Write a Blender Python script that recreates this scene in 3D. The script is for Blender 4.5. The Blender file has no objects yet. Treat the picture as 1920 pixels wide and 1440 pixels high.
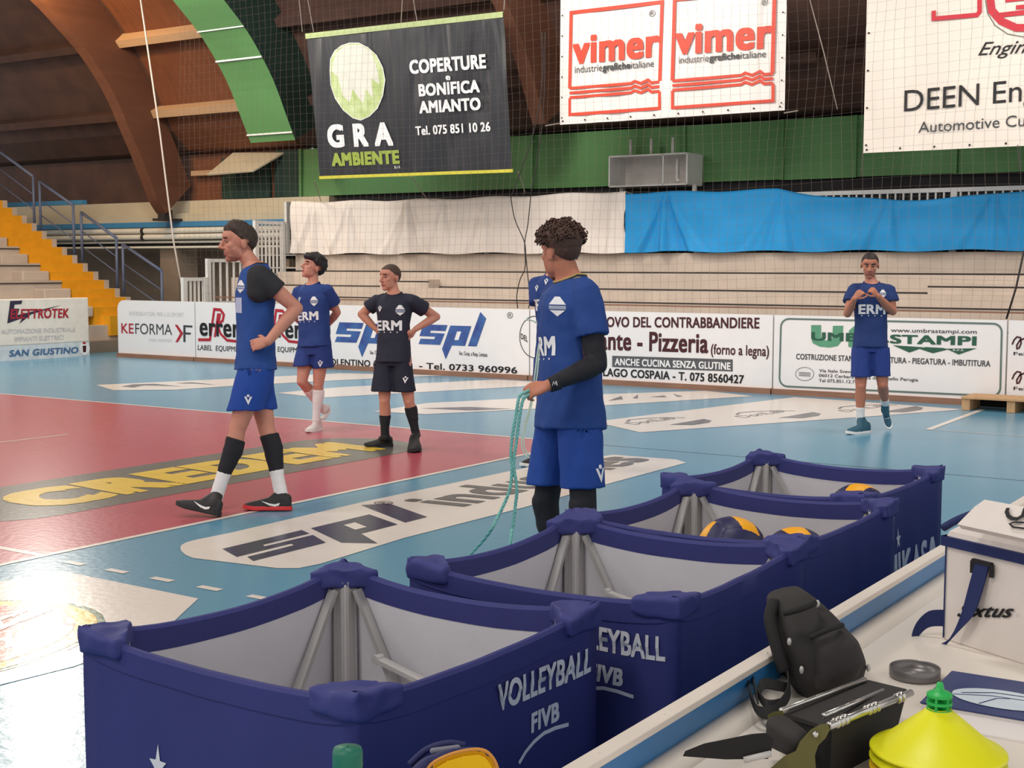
import bpy, bmesh, math, random
from math import sin, cos, pi, radians, sqrt
from mathutils import Vector, Matrix, noise
from mathutils.bvhtree import BVHTree
random.seed(7)
SC = bpy.context.scene
COL = SC.collection
V = Vector

# ------------------------------------------------------------------ camera
FPX, PITCH, ROLL, YAW = 2541.15, 0.0866146, 0.0019845, 0.5837682
CAM = V((-10.8177, -6.34673, 1.63735))
FW = V((cos(YAW)*cos(PITCH), sin(YAW)*cos(PITCH), -sin(PITCH)))
RT0 = V((sin(YAW), -cos(YAW), 0))
UP0 = RT0.cross(FW)
RT = RT0*cos(ROLL) + UP0*sin(ROLL)
UP = UP0*cos(ROLL) - RT0*sin(ROLL)
cam = bpy.data.objects.new('camera', bpy.data.cameras.new('camera'))
COL.objects.link(cam)
cam.data.sensor_width = 36; cam.data.lens = FPX/1920*36
cam.data.clip_start = 0.05; cam.data.clip_end = 200
cam.matrix_world = Matrix(((RT.x, UP.x, -FW.x, CAM.x), (RT.y, UP.y, -FW.y, CAM.y),
                           (RT.z, UP.z, -FW.z, CAM.z), (0, 0, 0, 1)))
SC.camera = cam

# ------------------------------------------------------------------ light
SC.view_settings.view_transform = 'Standard'
SC.view_settings.look = 'None'
SC.view_settings.gamma = 1
SC.view_settings.use_curve_mapping = False
SC.view_settings.exposure = 0.42
W = bpy.data.worlds.new('world'); SC.world = W; W.use_nodes = True
W.node_tree.nodes['Background'].inputs[0].default_value = (1.0, 0.97, 0.94, 1)
W.node_tree.nodes['Background'].inputs[1].default_value = 0.72

def area(name, loc, target, size, power, col=(1, .95, .88), spread=180):
    d = bpy.data.lights.new(name, 'AREA'); d.energy = power; d.color = col
    d.shape = 'SQUARE'; d.size = size; d.spread = radians(spread)
    o = bpy.data.objects.new(name, d); COL.objects.link(o)
    o.location = loc
    o.rotation_euler = (V(target)-V(loc)).to_track_quat('-Z', 'Y').to_euler()
    return o
# rows of hall floodlights under the roof
for ix, lx in enumerate((-13.5, -7.5, -1.5, 3.2)):
    for ly in (-4.0, 3.5, 10.5):
        area('hall_lamp', (lx, ly, 7.6 if lx < 2 else 6.6), (lx+4.5, ly, 0), 1.2, 135)
# the floodlight at the top left arch whose glare lies on the floor
area('arch_floodlight', (4.9, 14.45, 6.75), (-7.0, -1.6, 0), .5, 210, (1, .93, .82))
area('arch_wash_lamp', (4.6, 14.55, 6.75), (6.4, 15.1, 5.9), .25, 90, (1, .62, .25))

# ------------------------------------------------------------------ helpers
def lin(c):
    return tuple(((v/255)/12.92 if v <= 10.3 else (((v/255)+.055)/1.055)**2.4) for v in c)

def ray(px, py):
    return FW + RT*((px-960)/FPX) - UP*((py-720)/FPX)
def H(px, py, ax, val):
    d = ray(px, py); return CAM + d*((val-CAM[ax])/d[ax])
def D(px, py, depth):
    return CAM + ray(px, py)*depth
def depth_of(p): return (V(p)-CAM).dot(FW)

class Plane:
    def __init__(s, o, r, u):
        s.o = V(o); s.r = V(r).normalized(); s.u = V(u).normalized(); s.n = s.r.cross(s.u)
    def ab(s, px, py):
        d = ray(px, py); t = (s.o-CAM).dot(s.n)/d.dot(s.n); q = CAM+d*t-s.o
        return q.dot(s.r), q.dot(s.u)
    def at(s, a, b, off=0): return s.o+s.r*a+s.u*b+s.n*off

MATS = {}
def mat(name, rgb, rough=.6, metal=0, spec=.4, var=.06, vscale=6, bump=0, bscale=40, stretch=(1, 1, 1), rgb2=None, kind='noise', sheen=0, emit=0, bdist=.02):
    if name in MATS: return MATS[name]
    m = bpy.data.materials.new(name); m.use_nodes = True; MATS[name] = m
    nt = m.node_tree; N = nt.nodes; L = nt.links; b = N['Principled BSDF']
    c = lin(rgb)
    tc = N.new('ShaderNodeTexCoord'); mp = N.new('ShaderNodeMapping'); L.new(tc.outputs['Object'], mp.inputs[0])
    mp.inputs['Scale'].default_value = stretch
    if kind == 'noise':
        tx = N.new('ShaderNodeTexNoise'); tx.inputs['Scale'].default_value = vscale; tx.inputs['Detail'].default_value = 4
    else:
        tx = N.new('ShaderNodeTexWave'); tx.inputs['Scale'].default_value = vscale; tx.inputs['Distortion'].default_value = 3.0
        tx.inputs['Detail'].default_value = 3
    L.new(mp.outputs[0], tx.inputs['Vector'])
    rp = N.new('ShaderNodeValToRGB'); L.new(tx.outputs[0], rp.inputs[0])
    c2 = lin(rgb2) if rgb2 else c
    e = rp.color_ramp.elements
    e[0].position = .3; e[1].position = .7
    e[0].color = (*[v*(1-var) for v in c], 1); e[1].color = (*[min(1, v*(1+var)) for v in c2], 1)
    L.new(rp.outputs[0], b.inputs['Base Color'])
    b.inputs['Roughness'].default_value = rough; b.inputs['Metallic'].default_value = metal
    b.inputs['Specular IOR Level'].default_value = spec
    if sheen:
        b.inputs['Sheen Weight'].default_value = sheen
    if emit:
        b.inputs['Emission Color'].default_value = (*c, 1); b.inputs['Emission Strength'].default_value = emit
    if bump:
        t2 = N.new('ShaderNodeTexNoise'); t2.inputs['Scale'].default_value = bscale; t2.inputs['Detail'].default_value = 3
        L.new(mp.outputs[0], t2.inputs['Vector'])
        bp = N.new('ShaderNodeBump'); bp.inputs['Strength'].default_value = bump; bp.inputs['Distance'].default_value = bdist
        L.new(t2.outputs[0], bp.inputs['Height']); L.new(bp.outputs[0], b.inputs['Normal'])
    return m

def wloc(o):
    l = V((0, 0, 0))
    while o is not None: l += o.location; o = o.parent
    return l
def link_mesh(name, me, mats, parent=None, smooth=False):
    """mesh given in world coordinates; kept in the parent's frame"""
    o = bpy.data.objects.new(name, me); COL.objects.link(o)
    for m in (mats if isinstance(mats, (list, tuple)) else [mats]): me.materials.append(m)
    if parent is not None:
        me.transform(Matrix.Translation(-wloc(parent))); o.parent = parent
    if smooth:
        me.polygons.foreach_set('use_smooth', [True]*len(me.polygons))
    return o
def obj(name, bm, mats, parent=None, smooth=False):
    bmesh.ops.recalc_face_normals(bm, faces=bm.faces)
    me = bpy.data.meshes.new(name); bm.to_mesh(me); bm.free()
    return link_mesh(name, me, mats, parent, smooth)
def tag(o, label, cat, group=None, kind=None):
    o['label'] = label; o['category'] = cat
    if group: o['group'] = group
    if kind: o['kind'] = kind
    return o
def struct(o): o['kind'] = 'structure'; return o
def thing(name, loc, label, cat, group=None):
    o = bpy.data.objects.new(name, None); COL.objects.link(o); o.location = loc
    o.empty_display_size = .1
    return tag(o, label, cat, group)
BM = bmesh.new

def box(bm, c, s, R=None, bevel=0):
    """box centre c, full size s, optional 3x3 (columns = axes)"""
    M = Matrix.Translation(V(c)) @ (R.to_4x4() if R else Matrix()) @ Matrix.Diagonal((*s, 1))
    r = bmesh.ops.create_cube(bm, size=1, matrix=M)
    if bevel:
        es = {e for v in r['verts'] for e in v.link_edges}
        bmesh.ops.bevel(bm, geom=list(es), offset=bevel, segments=3, profile=.5, affect='EDGES')
def axes(x, z=(0, 0, 1)):
    x = V(x).normalized(); z = V(z); y = z.cross(x).normalized(); z = x.cross(y)
    return Matrix((x, y, z)).transposed()
def frame(d):
    d = V(d).normalized(); a = V((0, 0, 1)) if abs(d.z) < .9 else V((1, 0, 0))
    u = d.cross(a).normalized(); return u, d.cross(u)
def bar(bm, a, b, w, h, up=(0, 0, 1)):
    a = V(a); b = V(b); d = b-a; z = V(up)
    if abs(d.normalized().dot(z)) > .98: z = V((1, 0, 0))
    box(bm, (a+b)/2, (d.length, w, h), axes(d, z))
def ringloft(bm, rings, cap=True):
    vs = [[bm.verts.new(p) for p in r] for r in rings]
    n = len(rings[0])
    for i in range(len(vs)-1):
        for j in range(n):
            bm.faces.new((vs[i][j], vs[i][(j+1) % n], vs[i+1][(j+1) % n], vs[i+1][j]))
    if cap:
        bm.faces.new(vs[0][::-1]); bm.faces.new(vs[-1])
    return vs
def ering(c, a, b, n=24, e=2.0):
    c = V(c); a = V(a); b = V(b); out = []
    for k in range(n):
        t = 2*pi*k/n; ct, st = cos(t), sin(t)
        out.append(c+a*(abs(ct)**(2/e)*(1 if ct >= 0 else -1))+b*(abs(st)**(2/e)*(1 if st >= 0 else -1)))
    return out
def tube(bm, pts, r, n=8, closed=False, cap=True):
    pts = [V(p) for p in pts]; rings = []; u = None
    for i, p in enumerate(pts):
        d = (pts[min(i+1, len(pts)-1)]-pts[max(i-1, 0)])
        if d.length < 1e-9: d = V((0, 0, 1))
        d.normalize()
        if u is None: u = frame(d)[0]
        u = (u-d*u.dot(d)).normalized(); w = d.cross(u)
        rr = r(i/(len(pts)-1)) if callable(r) else r
        rings.append([p+(u*cos(2*pi*k/n)+w*sin(2*pi*k/n))*rr for k in range(n)])
    ringloft(bm, rings, cap)
def capsule(bm, p0, p1, r0, r1, n=16, sq=None):
    """rounded tapered limb; sq=(axis, factor) squashes the section along axis"""
    p0 = V(p0); p1 = V(p1); d = p1-p0; L = d.length
    if L < 1e-6: d = V((0, 0, 1)); L = 1e-6
    d = d/L
    if sq:
        w = V(sq[0]); w = (w-d*w.dot(d)).normalized(); u = d.cross(w); f = sq[1]
    else:
        u, w = frame(d); f = 1
    rings = []
    for k in range(5):
        a = pi/2*(1-k/4.0)*.985; rings.append((p0-d*r0*sin(a), r0*cos(a)))
    for k in range(1, 5): rings.append((p0+d*L*k/5, r0+(r1-r0)*k/5))
    for k in range(5):
        a = pi/2*(k/4.0)*.985; rings.append((p1+d*r1*sin(a), r1*cos(a)))
    ringloft(bm, [[c+(u*cos(2*pi*j/n)+w*f*sin(2*pi*j/n))*r for j in range(n)] for c, r in rings])
def ell(bm, c, R, rad, seg=16):
    M = Matrix.Translation(V(c)) @ R.to_4x4() @ Matrix.Diagonal((*rad, 1))
    bmesh.ops.create_uvsphere(bm, u_segments=seg, v_segments=seg//2+2, radius=1, matrix=M)
def lathe(bm, c, prof, n=32, axis=(0, 0, 1), cap=False):
    d = V(axis).normalized(); u, w = frame(d); c = V(c)
    ringloft(bm, [[c+d*z+(u*cos(2*pi*k/n)+w*sin(2*pi*k/n))*max(r, 1e-4) for k in range(n)] for r, z in prof], cap)
def remesh(bm, voxel, it=3, fac=.5):
    bmesh.ops.recalc_face_normals(bm, faces=bm.faces)
    me = bpy.data.meshes.new('tmp'); bm.to_mesh(me); bm.free()
    o = bpy.data.objects.new('tmp', me); COL.objects.link(o)
    m = o.modifiers.new('r', 'REMESH'); m.mode = 'VOXEL'; m.voxel_size = voxel; m.adaptivity = 0
    if it:
        s = o.modifiers.new('s', 'SMOOTH'); s.factor = fac; s.iterations = it
    bpy.context.view_layer.update()
    r = bpy.data.meshes.new_from_object(o.evaluated_get(bpy.context.evaluated_depsgraph_get()))
    bpy.data.objects.remove(o); bpy.data.meshes.remove(me)
    return r

# flat print: polygons and lettering on a plane ------------------------------
def poly_ab(bm, P, pts, off):
    vs = [bm.verts.new(P.at(a, b, off)) for a, b in pts]
    f = bm.faces.new(vs); f.normal_update()
    bmesh.ops.triangulate(bm, faces=[f], ngon_method='EAR_CLIP')
def polypx(name, P, pix, off, m, parent, ab=False):
    bm = BM(); poly_ab(bm, P, pix if ab else [P.ab(*q) for q in pix], off)
    return obj(name, bm, m, parent)
_font_cache = {}
def text_mesh(s, bold=0, shear=0):
    k = (s, bold, shear)
    cu = bpy.data.curves.new('t', 'FONT'); cu.body = s; cu.size = 1; cu.shear = shear
    cu.resolution_u = 4; cu.space_character = 1.0+bold*1.6
    o = bpy.data.objects.new('t', cu); COL.objects.link(o)
    bpy.context.view_layer.update()
    me = bpy.data.meshes.new_from_object(o.evaluated_get(bpy.context.evaluated_depsgraph_get()))
    bpy.data.objects.remove(o); bpy.data.curves.remove(cu)
    if bold:                                  # heavier strokes: shifted layers of the same outline
        bm = BM()
        for i, (x, y) in enumerate(((0, 0), (1, 1), (1, -1), (-1, 1), (-1, -1), (1, 0), (-1, 0))):
            n0 = len(bm.verts); bm.from_mesh(me); bm.verts.ensure_lookup_table()
            for v in bm.verts[n0:]: v.co += V((x*bold, y*bold*.75, i*.00012))
        bm.to_mesh(me); bm.free()
    return me
def lettering(name, s, P, a0, a1, b0, b1, m, parent, off=.004, bold=0, shear=0, slope=0, cap='H', bend=None):
    """fit the line of text between a0..a1; the height of letter `cap` spans b0..b1"""
    me = text_mesh(s, bold, shear)
    xs = [v.co.x for v in me.vertices]; x0, x1 = min(xs), max(xs)
    if cap == 'box':
        ys = [v.co.y for v in me.vertices]; y0, y1 = min(ys), max(ys)
    else:
        k = (cap, bold)
        if k not in _font_cache:
            q = text_mesh(cap, bold); _font_cache[k] = (min(v.co.y for v in q.vertices), max(v.co.y for v in q.vertices))
        y0, y1 = _font_cache[k]
    for v in me.vertices:
        a = a0+(v.co.x-x0)/(x1-x0)*(a1-a0); b = b0+(v.co.y-y0)/(y1-y0)*(b1-b0)+slope*(a-a0)
        v.co = P.at(a, b, off+v.co.z)
    if bend: bend(me)
    return link_mesh(name, me, m, parent)
def letpx(name, s, P, x0, yb, x1, yt, m, parent, yb1=None, **k):
    """lettering by the photo's pixels: left/baseline, right, cap top (at the left); yb1 = baseline at the right"""
    a0, b0 = P.ab(x0, yb); _, b1 = P.ab(x0, yt)
    a1, bb = P.ab(x1, yb if yb1 is None else yb1)
    sl = 0 if yb1 is None else (bb-b0)/(a1-a0)
    return lettering(name, s, P, a0, a1, b0, b1, m, parent, slope=sl, **k)
_lift = [0]
def strip_ab(bm, P, pts, w, off):
    _lift[0] = (_lift[0]+1) % 9; off += .00018*_lift[0]
    """a painted line of width w along points (a,b)"""
    n = len(pts)
    L = []
    for i, (a, b) in enumerate(pts):
        p = V(pts[max(i-1, 0)]); q = V(pts[min(i+1, n-1)]); c = V((a, b))
        d1 = (c-p).normalized() if i else (q-c).normalized(); d2 = (q-c).normalized() if i < n-1 else d1
        d = (d1+d2).normalized() if (d1+d2).length > 1e-6 else d1
        k = w/2*min(1.6, 1/max(.3, d.dot(d1)))
        L.append((c+V((-d.y, d.x))*k, c-V((-d.y, d.x))*k))
    for i in range(n-1):
        bm.faces.new([bm.verts.new(P.at(*q, off)) for q in (L[i][0], L[i][1], L[i+1][1], L[i+1][0])])
def strippx(name, P, pix, w, m, parent, off=.004):
    bm = BM(); strip_ab(bm, P, [P.ab(*q) for q in pix], w, off); return obj(name, bm, m, parent)
def catmull(pts, k=6):
    pts = [V(p) for p in pts]; out = []
    for i in range(len(pts)-1):
        p0 = pts[max(i-1, 0)]; p1 = pts[i]; p2 = pts[i+1]; p3 = pts[min(i+2, len(pts)-1)]
        for j in range(k):
            t = j/k
            out.append(.5*((2*p1)+(p2-p0)*t+(2*p0-5*p1+4*p2-p3)*t*t+(3*p1-p0-3*p2+p3)*t**3))
    out.append(pts[-1]); return out
# ------------------------------------------------------------------ materials of the hall
FB = dict(rough=.24, spec=.5, bump=.22, bscale=22, bdist=.005)
M_blue = mat('floor_blue', (90, 144, 170), var=.03, vscale=.8, **FB)
M_red = mat('floor_red', (178, 78, 92), var=.03, vscale=.8, **FB)
M_fwhite = mat('floor_white', (222, 212, 204), var=.02, **FB)
M_fgrey = mat('floor_grey', (98, 96, 90), var=.04, **FB)
M_fdark = mat('floor_dark', (52, 52, 78), var=.03, **FB)
M_fyel = mat('floor_yellow', (226, 188, 66), var=.03, **FB)
M_fchar = mat('floor_charcoal', (84, 80, 82), var=.03, **FB)
M_fseam = mat('floor_seam', (52, 80, 96), var=.03, **FB)
M_fred2 = mat('floor_logo_red', (196, 84, 70), var=.05, **FB)
M_fgreen = mat('floor_logo_green', (84, 110, 88), var=.05, **FB)
M_white = mat('board_white', (226, 222, 222), rough=.45, var=.015)
M_wood_kerb = mat('kerb_wood', (140, 100, 80), var=.15, vscale=3, stretch=(8, 1, 8))
M_conc = mat('concrete', (194, 178, 164), rough=.85, var=.08, vscale=2.5, bump=.15, bscale=30)
M_conc2 = mat('concrete_dark', (140, 122, 106), rough=.9, var=.1, vscale=2, bump=.15)
M_joint = mat('joint_dark', (50, 44, 44), rough=.9)
M_beam = mat('cream_concrete', (196, 184, 160), rough=.85, var=.06, vscale=1.5)
M_yellow = mat('yellow_paint', (226, 160, 26), rough=.7, var=.08, vscale=4)
M_roof = mat('roof_wood', (74, 53, 47), rough=.75, var=.14, vscale=2.2, stretch=(1, 1, 1), rgb2=(82, 57, 47))
M_rooflit = mat('roof_wood_lit', (110, 66, 44), rough=.7, var=.14, vscale=2.0, stretch=(1, 6, 1))
M_glulam = mat('glulam', (106, 69, 53), rough=.6, var=.1, vscale=1.5, stretch=(.6, 3, 5), spec=.3)
M_purlin_lit = mat('purlin_wood_lit', (184, 152, 120), rough=.7, var=.08, vscale=2, stretch=(6, .5, 6))
M_green = mat('green_panel', (92, 140, 84), rough=.6, var=.05, vscale=1.2)
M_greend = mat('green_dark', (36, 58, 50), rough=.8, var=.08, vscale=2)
M_steelw = mat('white_steel', (212, 210, 206), rough=.4, var=.02)
M_steelb = mat('blue_steel', (92, 104, 132), rough=.45, var=.04)
M_blue_beam = mat('blue_beam', (62, 130, 176), rough=.6, var=.05)
M_pipe = mat('pipe_white', (214, 208, 194), rough=.35, var=.03)
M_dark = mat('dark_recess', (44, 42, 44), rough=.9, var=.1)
M_black = mat('ink_black', (24, 22, 26), rough=.55)
M_rope = mat('rope_grey', (150, 138, 128), rough=.9)
M_net = mat('net_cord', (114, 102, 95), rough=.9, var=.05)

# ------------------------------------------------------------------ floor and its markings
FLOOR = Plane((0, 0, 0), (1, 0, 0), (0, 1, 0))
def flat(name, rects, m, parent, off):
    bm = BM()
    for x0, x1, y0, y1 in rects:
        bm.faces.new([bm.verts.new((x, y, off)) for x, y in ((x0, y0), (x1, y0), (x1, y1), (x0, y1))])
    return obj(name, bm, m, parent)
bm = BM(); box(bm, (-3, 5, -.05), (34, 40, .1)); floor = struct(obj('floor', bm, M_blue))
flat('court_area', [(-18, 0, 0, 9)], M_red, floor, .0012)
flat('court_line', [(-18, 0, 0, .05)], M_fwhite, floor, .0024)
flat('court_line', [(-.05, 0, 0, 9)], M_fwhite, floor, .0026)
flat('court_line', [(-18, 0, 8.95, 9)], M_fwhite, floor, .0024)
flat('court_line', [(-6.0, -5.95, .05, 8.95)], M_fwhite, floor, .0024)
for k in range(5):
    flat('coach_line_dash', [(-6.03, -5.98, -.2-.35*k-.15, -.2-.35*k)], M_fwhite, floor, .0024)
flat('floor_seam', [(-.03, -.01, -9, -.05)], M_fseam, floor, .0012)
bm = BM(); strip_ab(bm, FLOOR, [FLOOR.ab(1740, 806), FLOOR.ab(1842, 768)], .07, .0024); obj('court_line', bm, M_fwhite, floor)
bm = BM(); strip_ab(bm, FLOOR, [FLOOR.ab(1738, 805), FLOOR.ab(2100, 832)], .022, .0026); obj('court_line', bm, M_fwhite, floor)
bm = BM(); strip_ab(bm, FLOOR, [FLOOR.ab(-60, 837), FLOOR.ab(127, 815)], .03, .0024); obj('court_line', bm, M_fwhite, floor)
# CREDEM strip
def oval(x0, x1, y0, y1, r, n=8, skew=0):
    pts = []
    for cx, cy, a in ((x1-r, y0+r, -90), (x1-r, y1-r, 0), (x0+r, y1-r, 90), (x0+r, y0+r, 180)):
        for k in range(n+1):
            t = radians(a+90*k/n); pts.append((cx+r*cos(t)+skew*(cy+r*sin(t)), cy+r*sin(t)))
    return pts
polypx('credit_sponsor_field', FLOOR, oval(-5.7, -.85, .98, 2.28, .62), .0024, M_fgrey, floor, ab=True)
bold = dict(bold=.05)
lettering('lettering', 'CREDEM', FLOOR, -5.0, -1.3, 1.24, 1.98, M_fyel, floor, off=.0042, bold=.07, shear=.12)
# spl industries strip
pts = [FLOOR.ab(*q) for q in [(338, 1027), (340, 1034), (348, 1041), (362, 1047), (470, 1060), (520, 1066), (560, 1066), (600, 1058), (759, 1009), (982, 952), (1150, 905), (1287, 868), (1268, 862), (1150, 853), (993, 876), (688, 940), (430, 1000), (365, 1013), (348, 1018), (340, 1023)]]
polypx('sponsor_field', FLOOR, pts, .0024, M_fwhite, floor, ab=True)
def fpoly(name, pix, m, off=.004): return polypx(name, FLOOR, pix, off, m, floor)
def logo_spl(P, a0, b0, sa, sb, m, mw, par, off, nm='sponsor_letter'):
    T = lambda pts: [(a0+(x-370)/435*sa, b0+(655-y)/215*sb) for x, y in pts]
    for q in ([(402, 528), (560, 528), (547, 566), (452, 566), (446, 580), (542, 582), (512, 655), (370, 655), (384, 620), (474, 620), (480, 604), (376, 604)],
              [(578, 530), (712, 530), (672, 655), (588, 655), (548, 745), (524, 680)],
              [(690, 655), (768, 440), (805, 480), (745, 655)]):
        polypx(nm, P, T(q), off, m, par, ab=True)
    polypx('letter_slot', P, T([(622, 566), (648, 566), (630, 620), (604, 620)]), off+.0012, mw, par, ab=True)
logo_spl(FLOOR, -5.42, -1.06, 1.86, .64, M_fdark, M_fwhite, floor, .004)
lettering('lettering', 'industries', FLOOR, -3.42, -.62, -1.04, -.68, M_fchar, floor, off=.004, bold=.03, shear=-.1, cap='x')
lettering('lettering', '®', FLOOR, -3.63, -3.5, -.56, -.43, M_fchar, floor, off=.004)
# striped field beyond the end line with the small oval labels
fpoly('sponsor_field', [(1090, 786), (1200, 811), (1620, 782), (1806, 768), (1610, 753), (1490, 745), (1130, 789)], M_fwhite, .0024)
for dx, dy in ((0, 0), (205, -13), (397, -24)):
    fpoly('sponsor_mark', [(1255+dx, 797+dy), (1320+dx, 786+dy), (1334+dx, 789+dy), (1330+dx, 793+dy), (1300+dx, 797.5+dy)], M_fchar)
    P0 = [(1176+dx, 791+dy), (1181+dx, 787.5+dy), (1210+dx, 785+dy), (1250+dx, 783.5+dy), (1285+dx, 784+dy)]
    strippx('sponsor_mark', FLOOR, P0, .03, M_fchar, floor)
    letpx('lettering', 'DoriLab', FLOOR, 1192+dx, 797+dy, 1272+dx, 789+dy, M_fchar, floor, yb1=785+dy, off=.004, shear=.4)
fpoly('sponsor_field', [(700, 772), (800, 777), (1140, 760), (1412, 743), (1322, 733), (1140, 739), (800, 756)], M_fwhite, .0024)
for q in ([(790, 766), (880, 763.5), (960, 767), (880, 770)], [(1140, 752), (1165, 743), (1168, 749)], [(1186, 747), (1196, 740), (1196, 748)],
          [(1218, 745), (1245, 742), (1250, 745)], [(1262, 739), (1280, 743), (1270, 745)]):
    fpoly('sponsor_mark', q, M_fchar)
fpoly('sponsor_field', [(520, 737), (600, 746), (980, 725), (1010, 716), (930, 712), (640, 726)], M_fwhite, .0024)
fpoly('sponsor_field', [(180, 722), (213, 732), (330, 731), (435, 724), (640, 713), (830, 704), (640, 700), (400, 712)], M_fwhite, .0024)
for q in ([(228, 725), (250, 721), (290, 720), (340, 725), (310, 724), (270, 723), (250, 727)], [(330, 719), (360, 717), (405, 722), (370, 720)]):
    fpoly('sponsor_mark', q, M_fchar)
# white service field with the round red label at the lower left
fpoly('sponsor_field', [(-60, 1101), (120, 1072), (372, 1123), (300, 1190), (140, 1250), (-60, 1300)], M_fwhite, .0024)
def disc(cx, cy, rx, ry, rot, n=40): return [(cx+rx*cos(2*pi*k/n)*cos(rot)-ry*sin(2*pi*k/n)*sin(rot), cy+rx*cos(2*pi*k/n)*sin(rot)+ry*sin(2*pi*k/n)*cos(rot)) for k in range(n)]
for r, m_, of in ((1.0, M_fgreen, .0036), (.955, M_fyel, .0048), (.83, M_fred2, .006)):
    polypx('sponsor_mark', FLOOR, disc(-7.42, -1.02, .82*r, .66*r, -.1), of, m_, floor, ab=True)
lettering('lettering', 'ita', FLOOR, -7.30, -6.72, -1.20, -.98, M_fwhite, floor, off=.0072, bold=.045, shear=.3, slope=.28)
lettering('lettering', 'y', FLOOR, -7.28, -7.10, -1.42, -1.22, M_fwhite, floor, off=.0072, shear=.2, cap='box')

# ------------------------------------------------------------------ roof vault, arches
INTR = [(8.62, 2.70), (8.42, 2.95), (8.25, 3.3), (8.0, 3.8), (7.7, 4.35), (7.35, 4.98), (6.8, 5.65), (6.2, 6.15), (5.65, 6.55), (4.5, 7.25), (3, 7.95), (0, 8.9), (-4, 9.6), (-8, 9.5), (-12, 8.9), (-17, 7.6)]
ic = catmull([(x, z, 0) for x, z in INTR], 4)
def normals(c):
    out = []
    for i in range(len(c)):
        d = (c[min(i+1, len(c)-1)]-c[max(i-1, 0)]).normalized(); out.append(V((d.y, -d.x, 0)))
    return out
nn = normals(ic)
nn = [n if n.y > 0 or n.x > 0 else -n for n in nn]
ec = [p+n*.95 for p, n in zip(ic, nn)]
sk = [V((9.62, 3.96, 0)), V((9.2, 4.02, 0))]+[p for p in ec if p.y > 4.25]
def extrude_y(bm, prof, y0, y1):
    a = [bm.verts.new((x, y0, z)) for x, z in prof]; b = [bm.verts.new((x, y1, z)) for x, z in prof]
    n = len(prof)
    for i in range(n): bm.faces.new((a[i], a[(i+1) % n], b[(i+1) % n], b[i]))
    f1 = bm.faces.new(a[::-1]); f2 = bm.faces.new(b); f1.normal_update(); f2.normal_update()
    bmesh.ops.triangulate(bm, faces=[f1, f2], ngon_method='EAR_CLIP')
bm = BM(); extrude_y(bm, [(p.x, p.y) for p in sk]+[(p.x+.12*(1 if p.y < 6 else .4), p.y+.12) for p in reversed(sk)], -12, 26)
ceiling = struct(obj('ceiling', bm, M_roof))
# boards between the two left arches, orange lamplight put into their colour
bm = BM(); kk = [p for p in sk if p.y < 7.3]
extrude_y(bm, [(p.x-.03, p.y) for p in kk]+[(p.x+.05, p.y) for p in reversed(kk)], 11.9, 14.9)
obj('roof_boarding', bm, M_rooflit, ceiling)
LOWB = [(11.9, 15.15, M_rooflit), (15.15, 26, M_roof)]
for zt in (4.75, 6.1, 7.45, 8.5, 9.3):
    i = min(range(len(sk)//2), key=lambda i: abs(sk[i].y-zt)); p = sk[i]; d = (sk[i+1]-sk[i-1]).normalized()
    R = Matrix(((d.x, 0, -d.y), (0, 1, 0), (d.y, 0, d.x)))
    for y0, y1 in ((15.3, 25), (11.85, 15), (6.0, 11), (1.0, 5.4), (-6, .6)):
        bm = BM(); n = V((d.y, 0, -d.x)); n = -n if n.x > 0 else n
        box(bm, (p.x+n.x*.14, (y0+y1)/2, p.y+n.z*.14), (.16, y1-y0, .26), R); obj('purlin_beam', bm, M_purlin_lit if y0 == 11.85 else M_roof, ceiling)  # bay light put into the colour: pale purlins where lit, dark ones elsewhere
def arch(Y0, Y1, m, label, zmin=0, side=None, name='roof_arch'):
    bm = BM(); ii = [i for i in range(len(ic)) if ic[i].y >= zmin]
    pr = [(ic[i].x, ic[i].y) for i in ii]; er = [(ec[i].x, max(ec[i].y, 2.98)) for i in ii]
    for y0, y1 in ((Y0, Y1),):
        n = len(pr)
        A = [bm.verts.new((x, y0, z)) for x, z in pr]; B = [bm.verts.new((x, y1, z)) for x, z in pr]
        C = [bm.verts.new((x, y0, z)) for x, z in er]; E = [bm.verts.new((x, y1, z)) for x, z in er]
        for i in range(n-1):
            bm.faces.new((A[i], A[i+1], B[i+1], B[i])); bm.faces.new((C[i], E[i], E[i+1], C[i+1]))
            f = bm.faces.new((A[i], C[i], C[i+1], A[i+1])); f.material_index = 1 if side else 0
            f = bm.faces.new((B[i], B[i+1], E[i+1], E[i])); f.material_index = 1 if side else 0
        bm.faces.new((A[0], B[0], E[0], C[0])); bm.faces.new((A[-1], C[-1], E[-1], B[-1]))
    return tag(obj(name, bm, [m, side] if side else m), label, 'arch')
a1 = arch(15.0, 15.28, M_glulam, 'wide laminated wood arch above the stair stand, lit orange at its top')
bm = BM(); box(bm, (8.72, 15.14, 2.68), (.22, .2, .2)); box(bm, (8.78, 15.14, 2.58), (.5, .34, .05)); obj('foot_shoe', bm, M_joint, a1)
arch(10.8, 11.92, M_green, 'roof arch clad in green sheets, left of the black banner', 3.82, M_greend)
arch(5.4, 5.65, M_glulam, 'laminated wood arch between the black banner and the white twin banner', 3.9)
arch(-.4, -.15, M_glulam, 'laminated wood arch behind the large white banner', 3.9)
for zz, th in ((4.06, .03), (5.32, .03), (5.78, .02)):   # sheet joints on the green arch
    i = min(range(len(ic)//2), key=lambda i: abs(ic[i].y-zz)); p = ic[i]
    bm = BM(); box(bm, (p.x-.012, 11.36, p.y), (th, 1.13, th)); o = obj('sheet_joint', bm, M_steelw, bpy.data.objects['roof_arch.001'])

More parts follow.
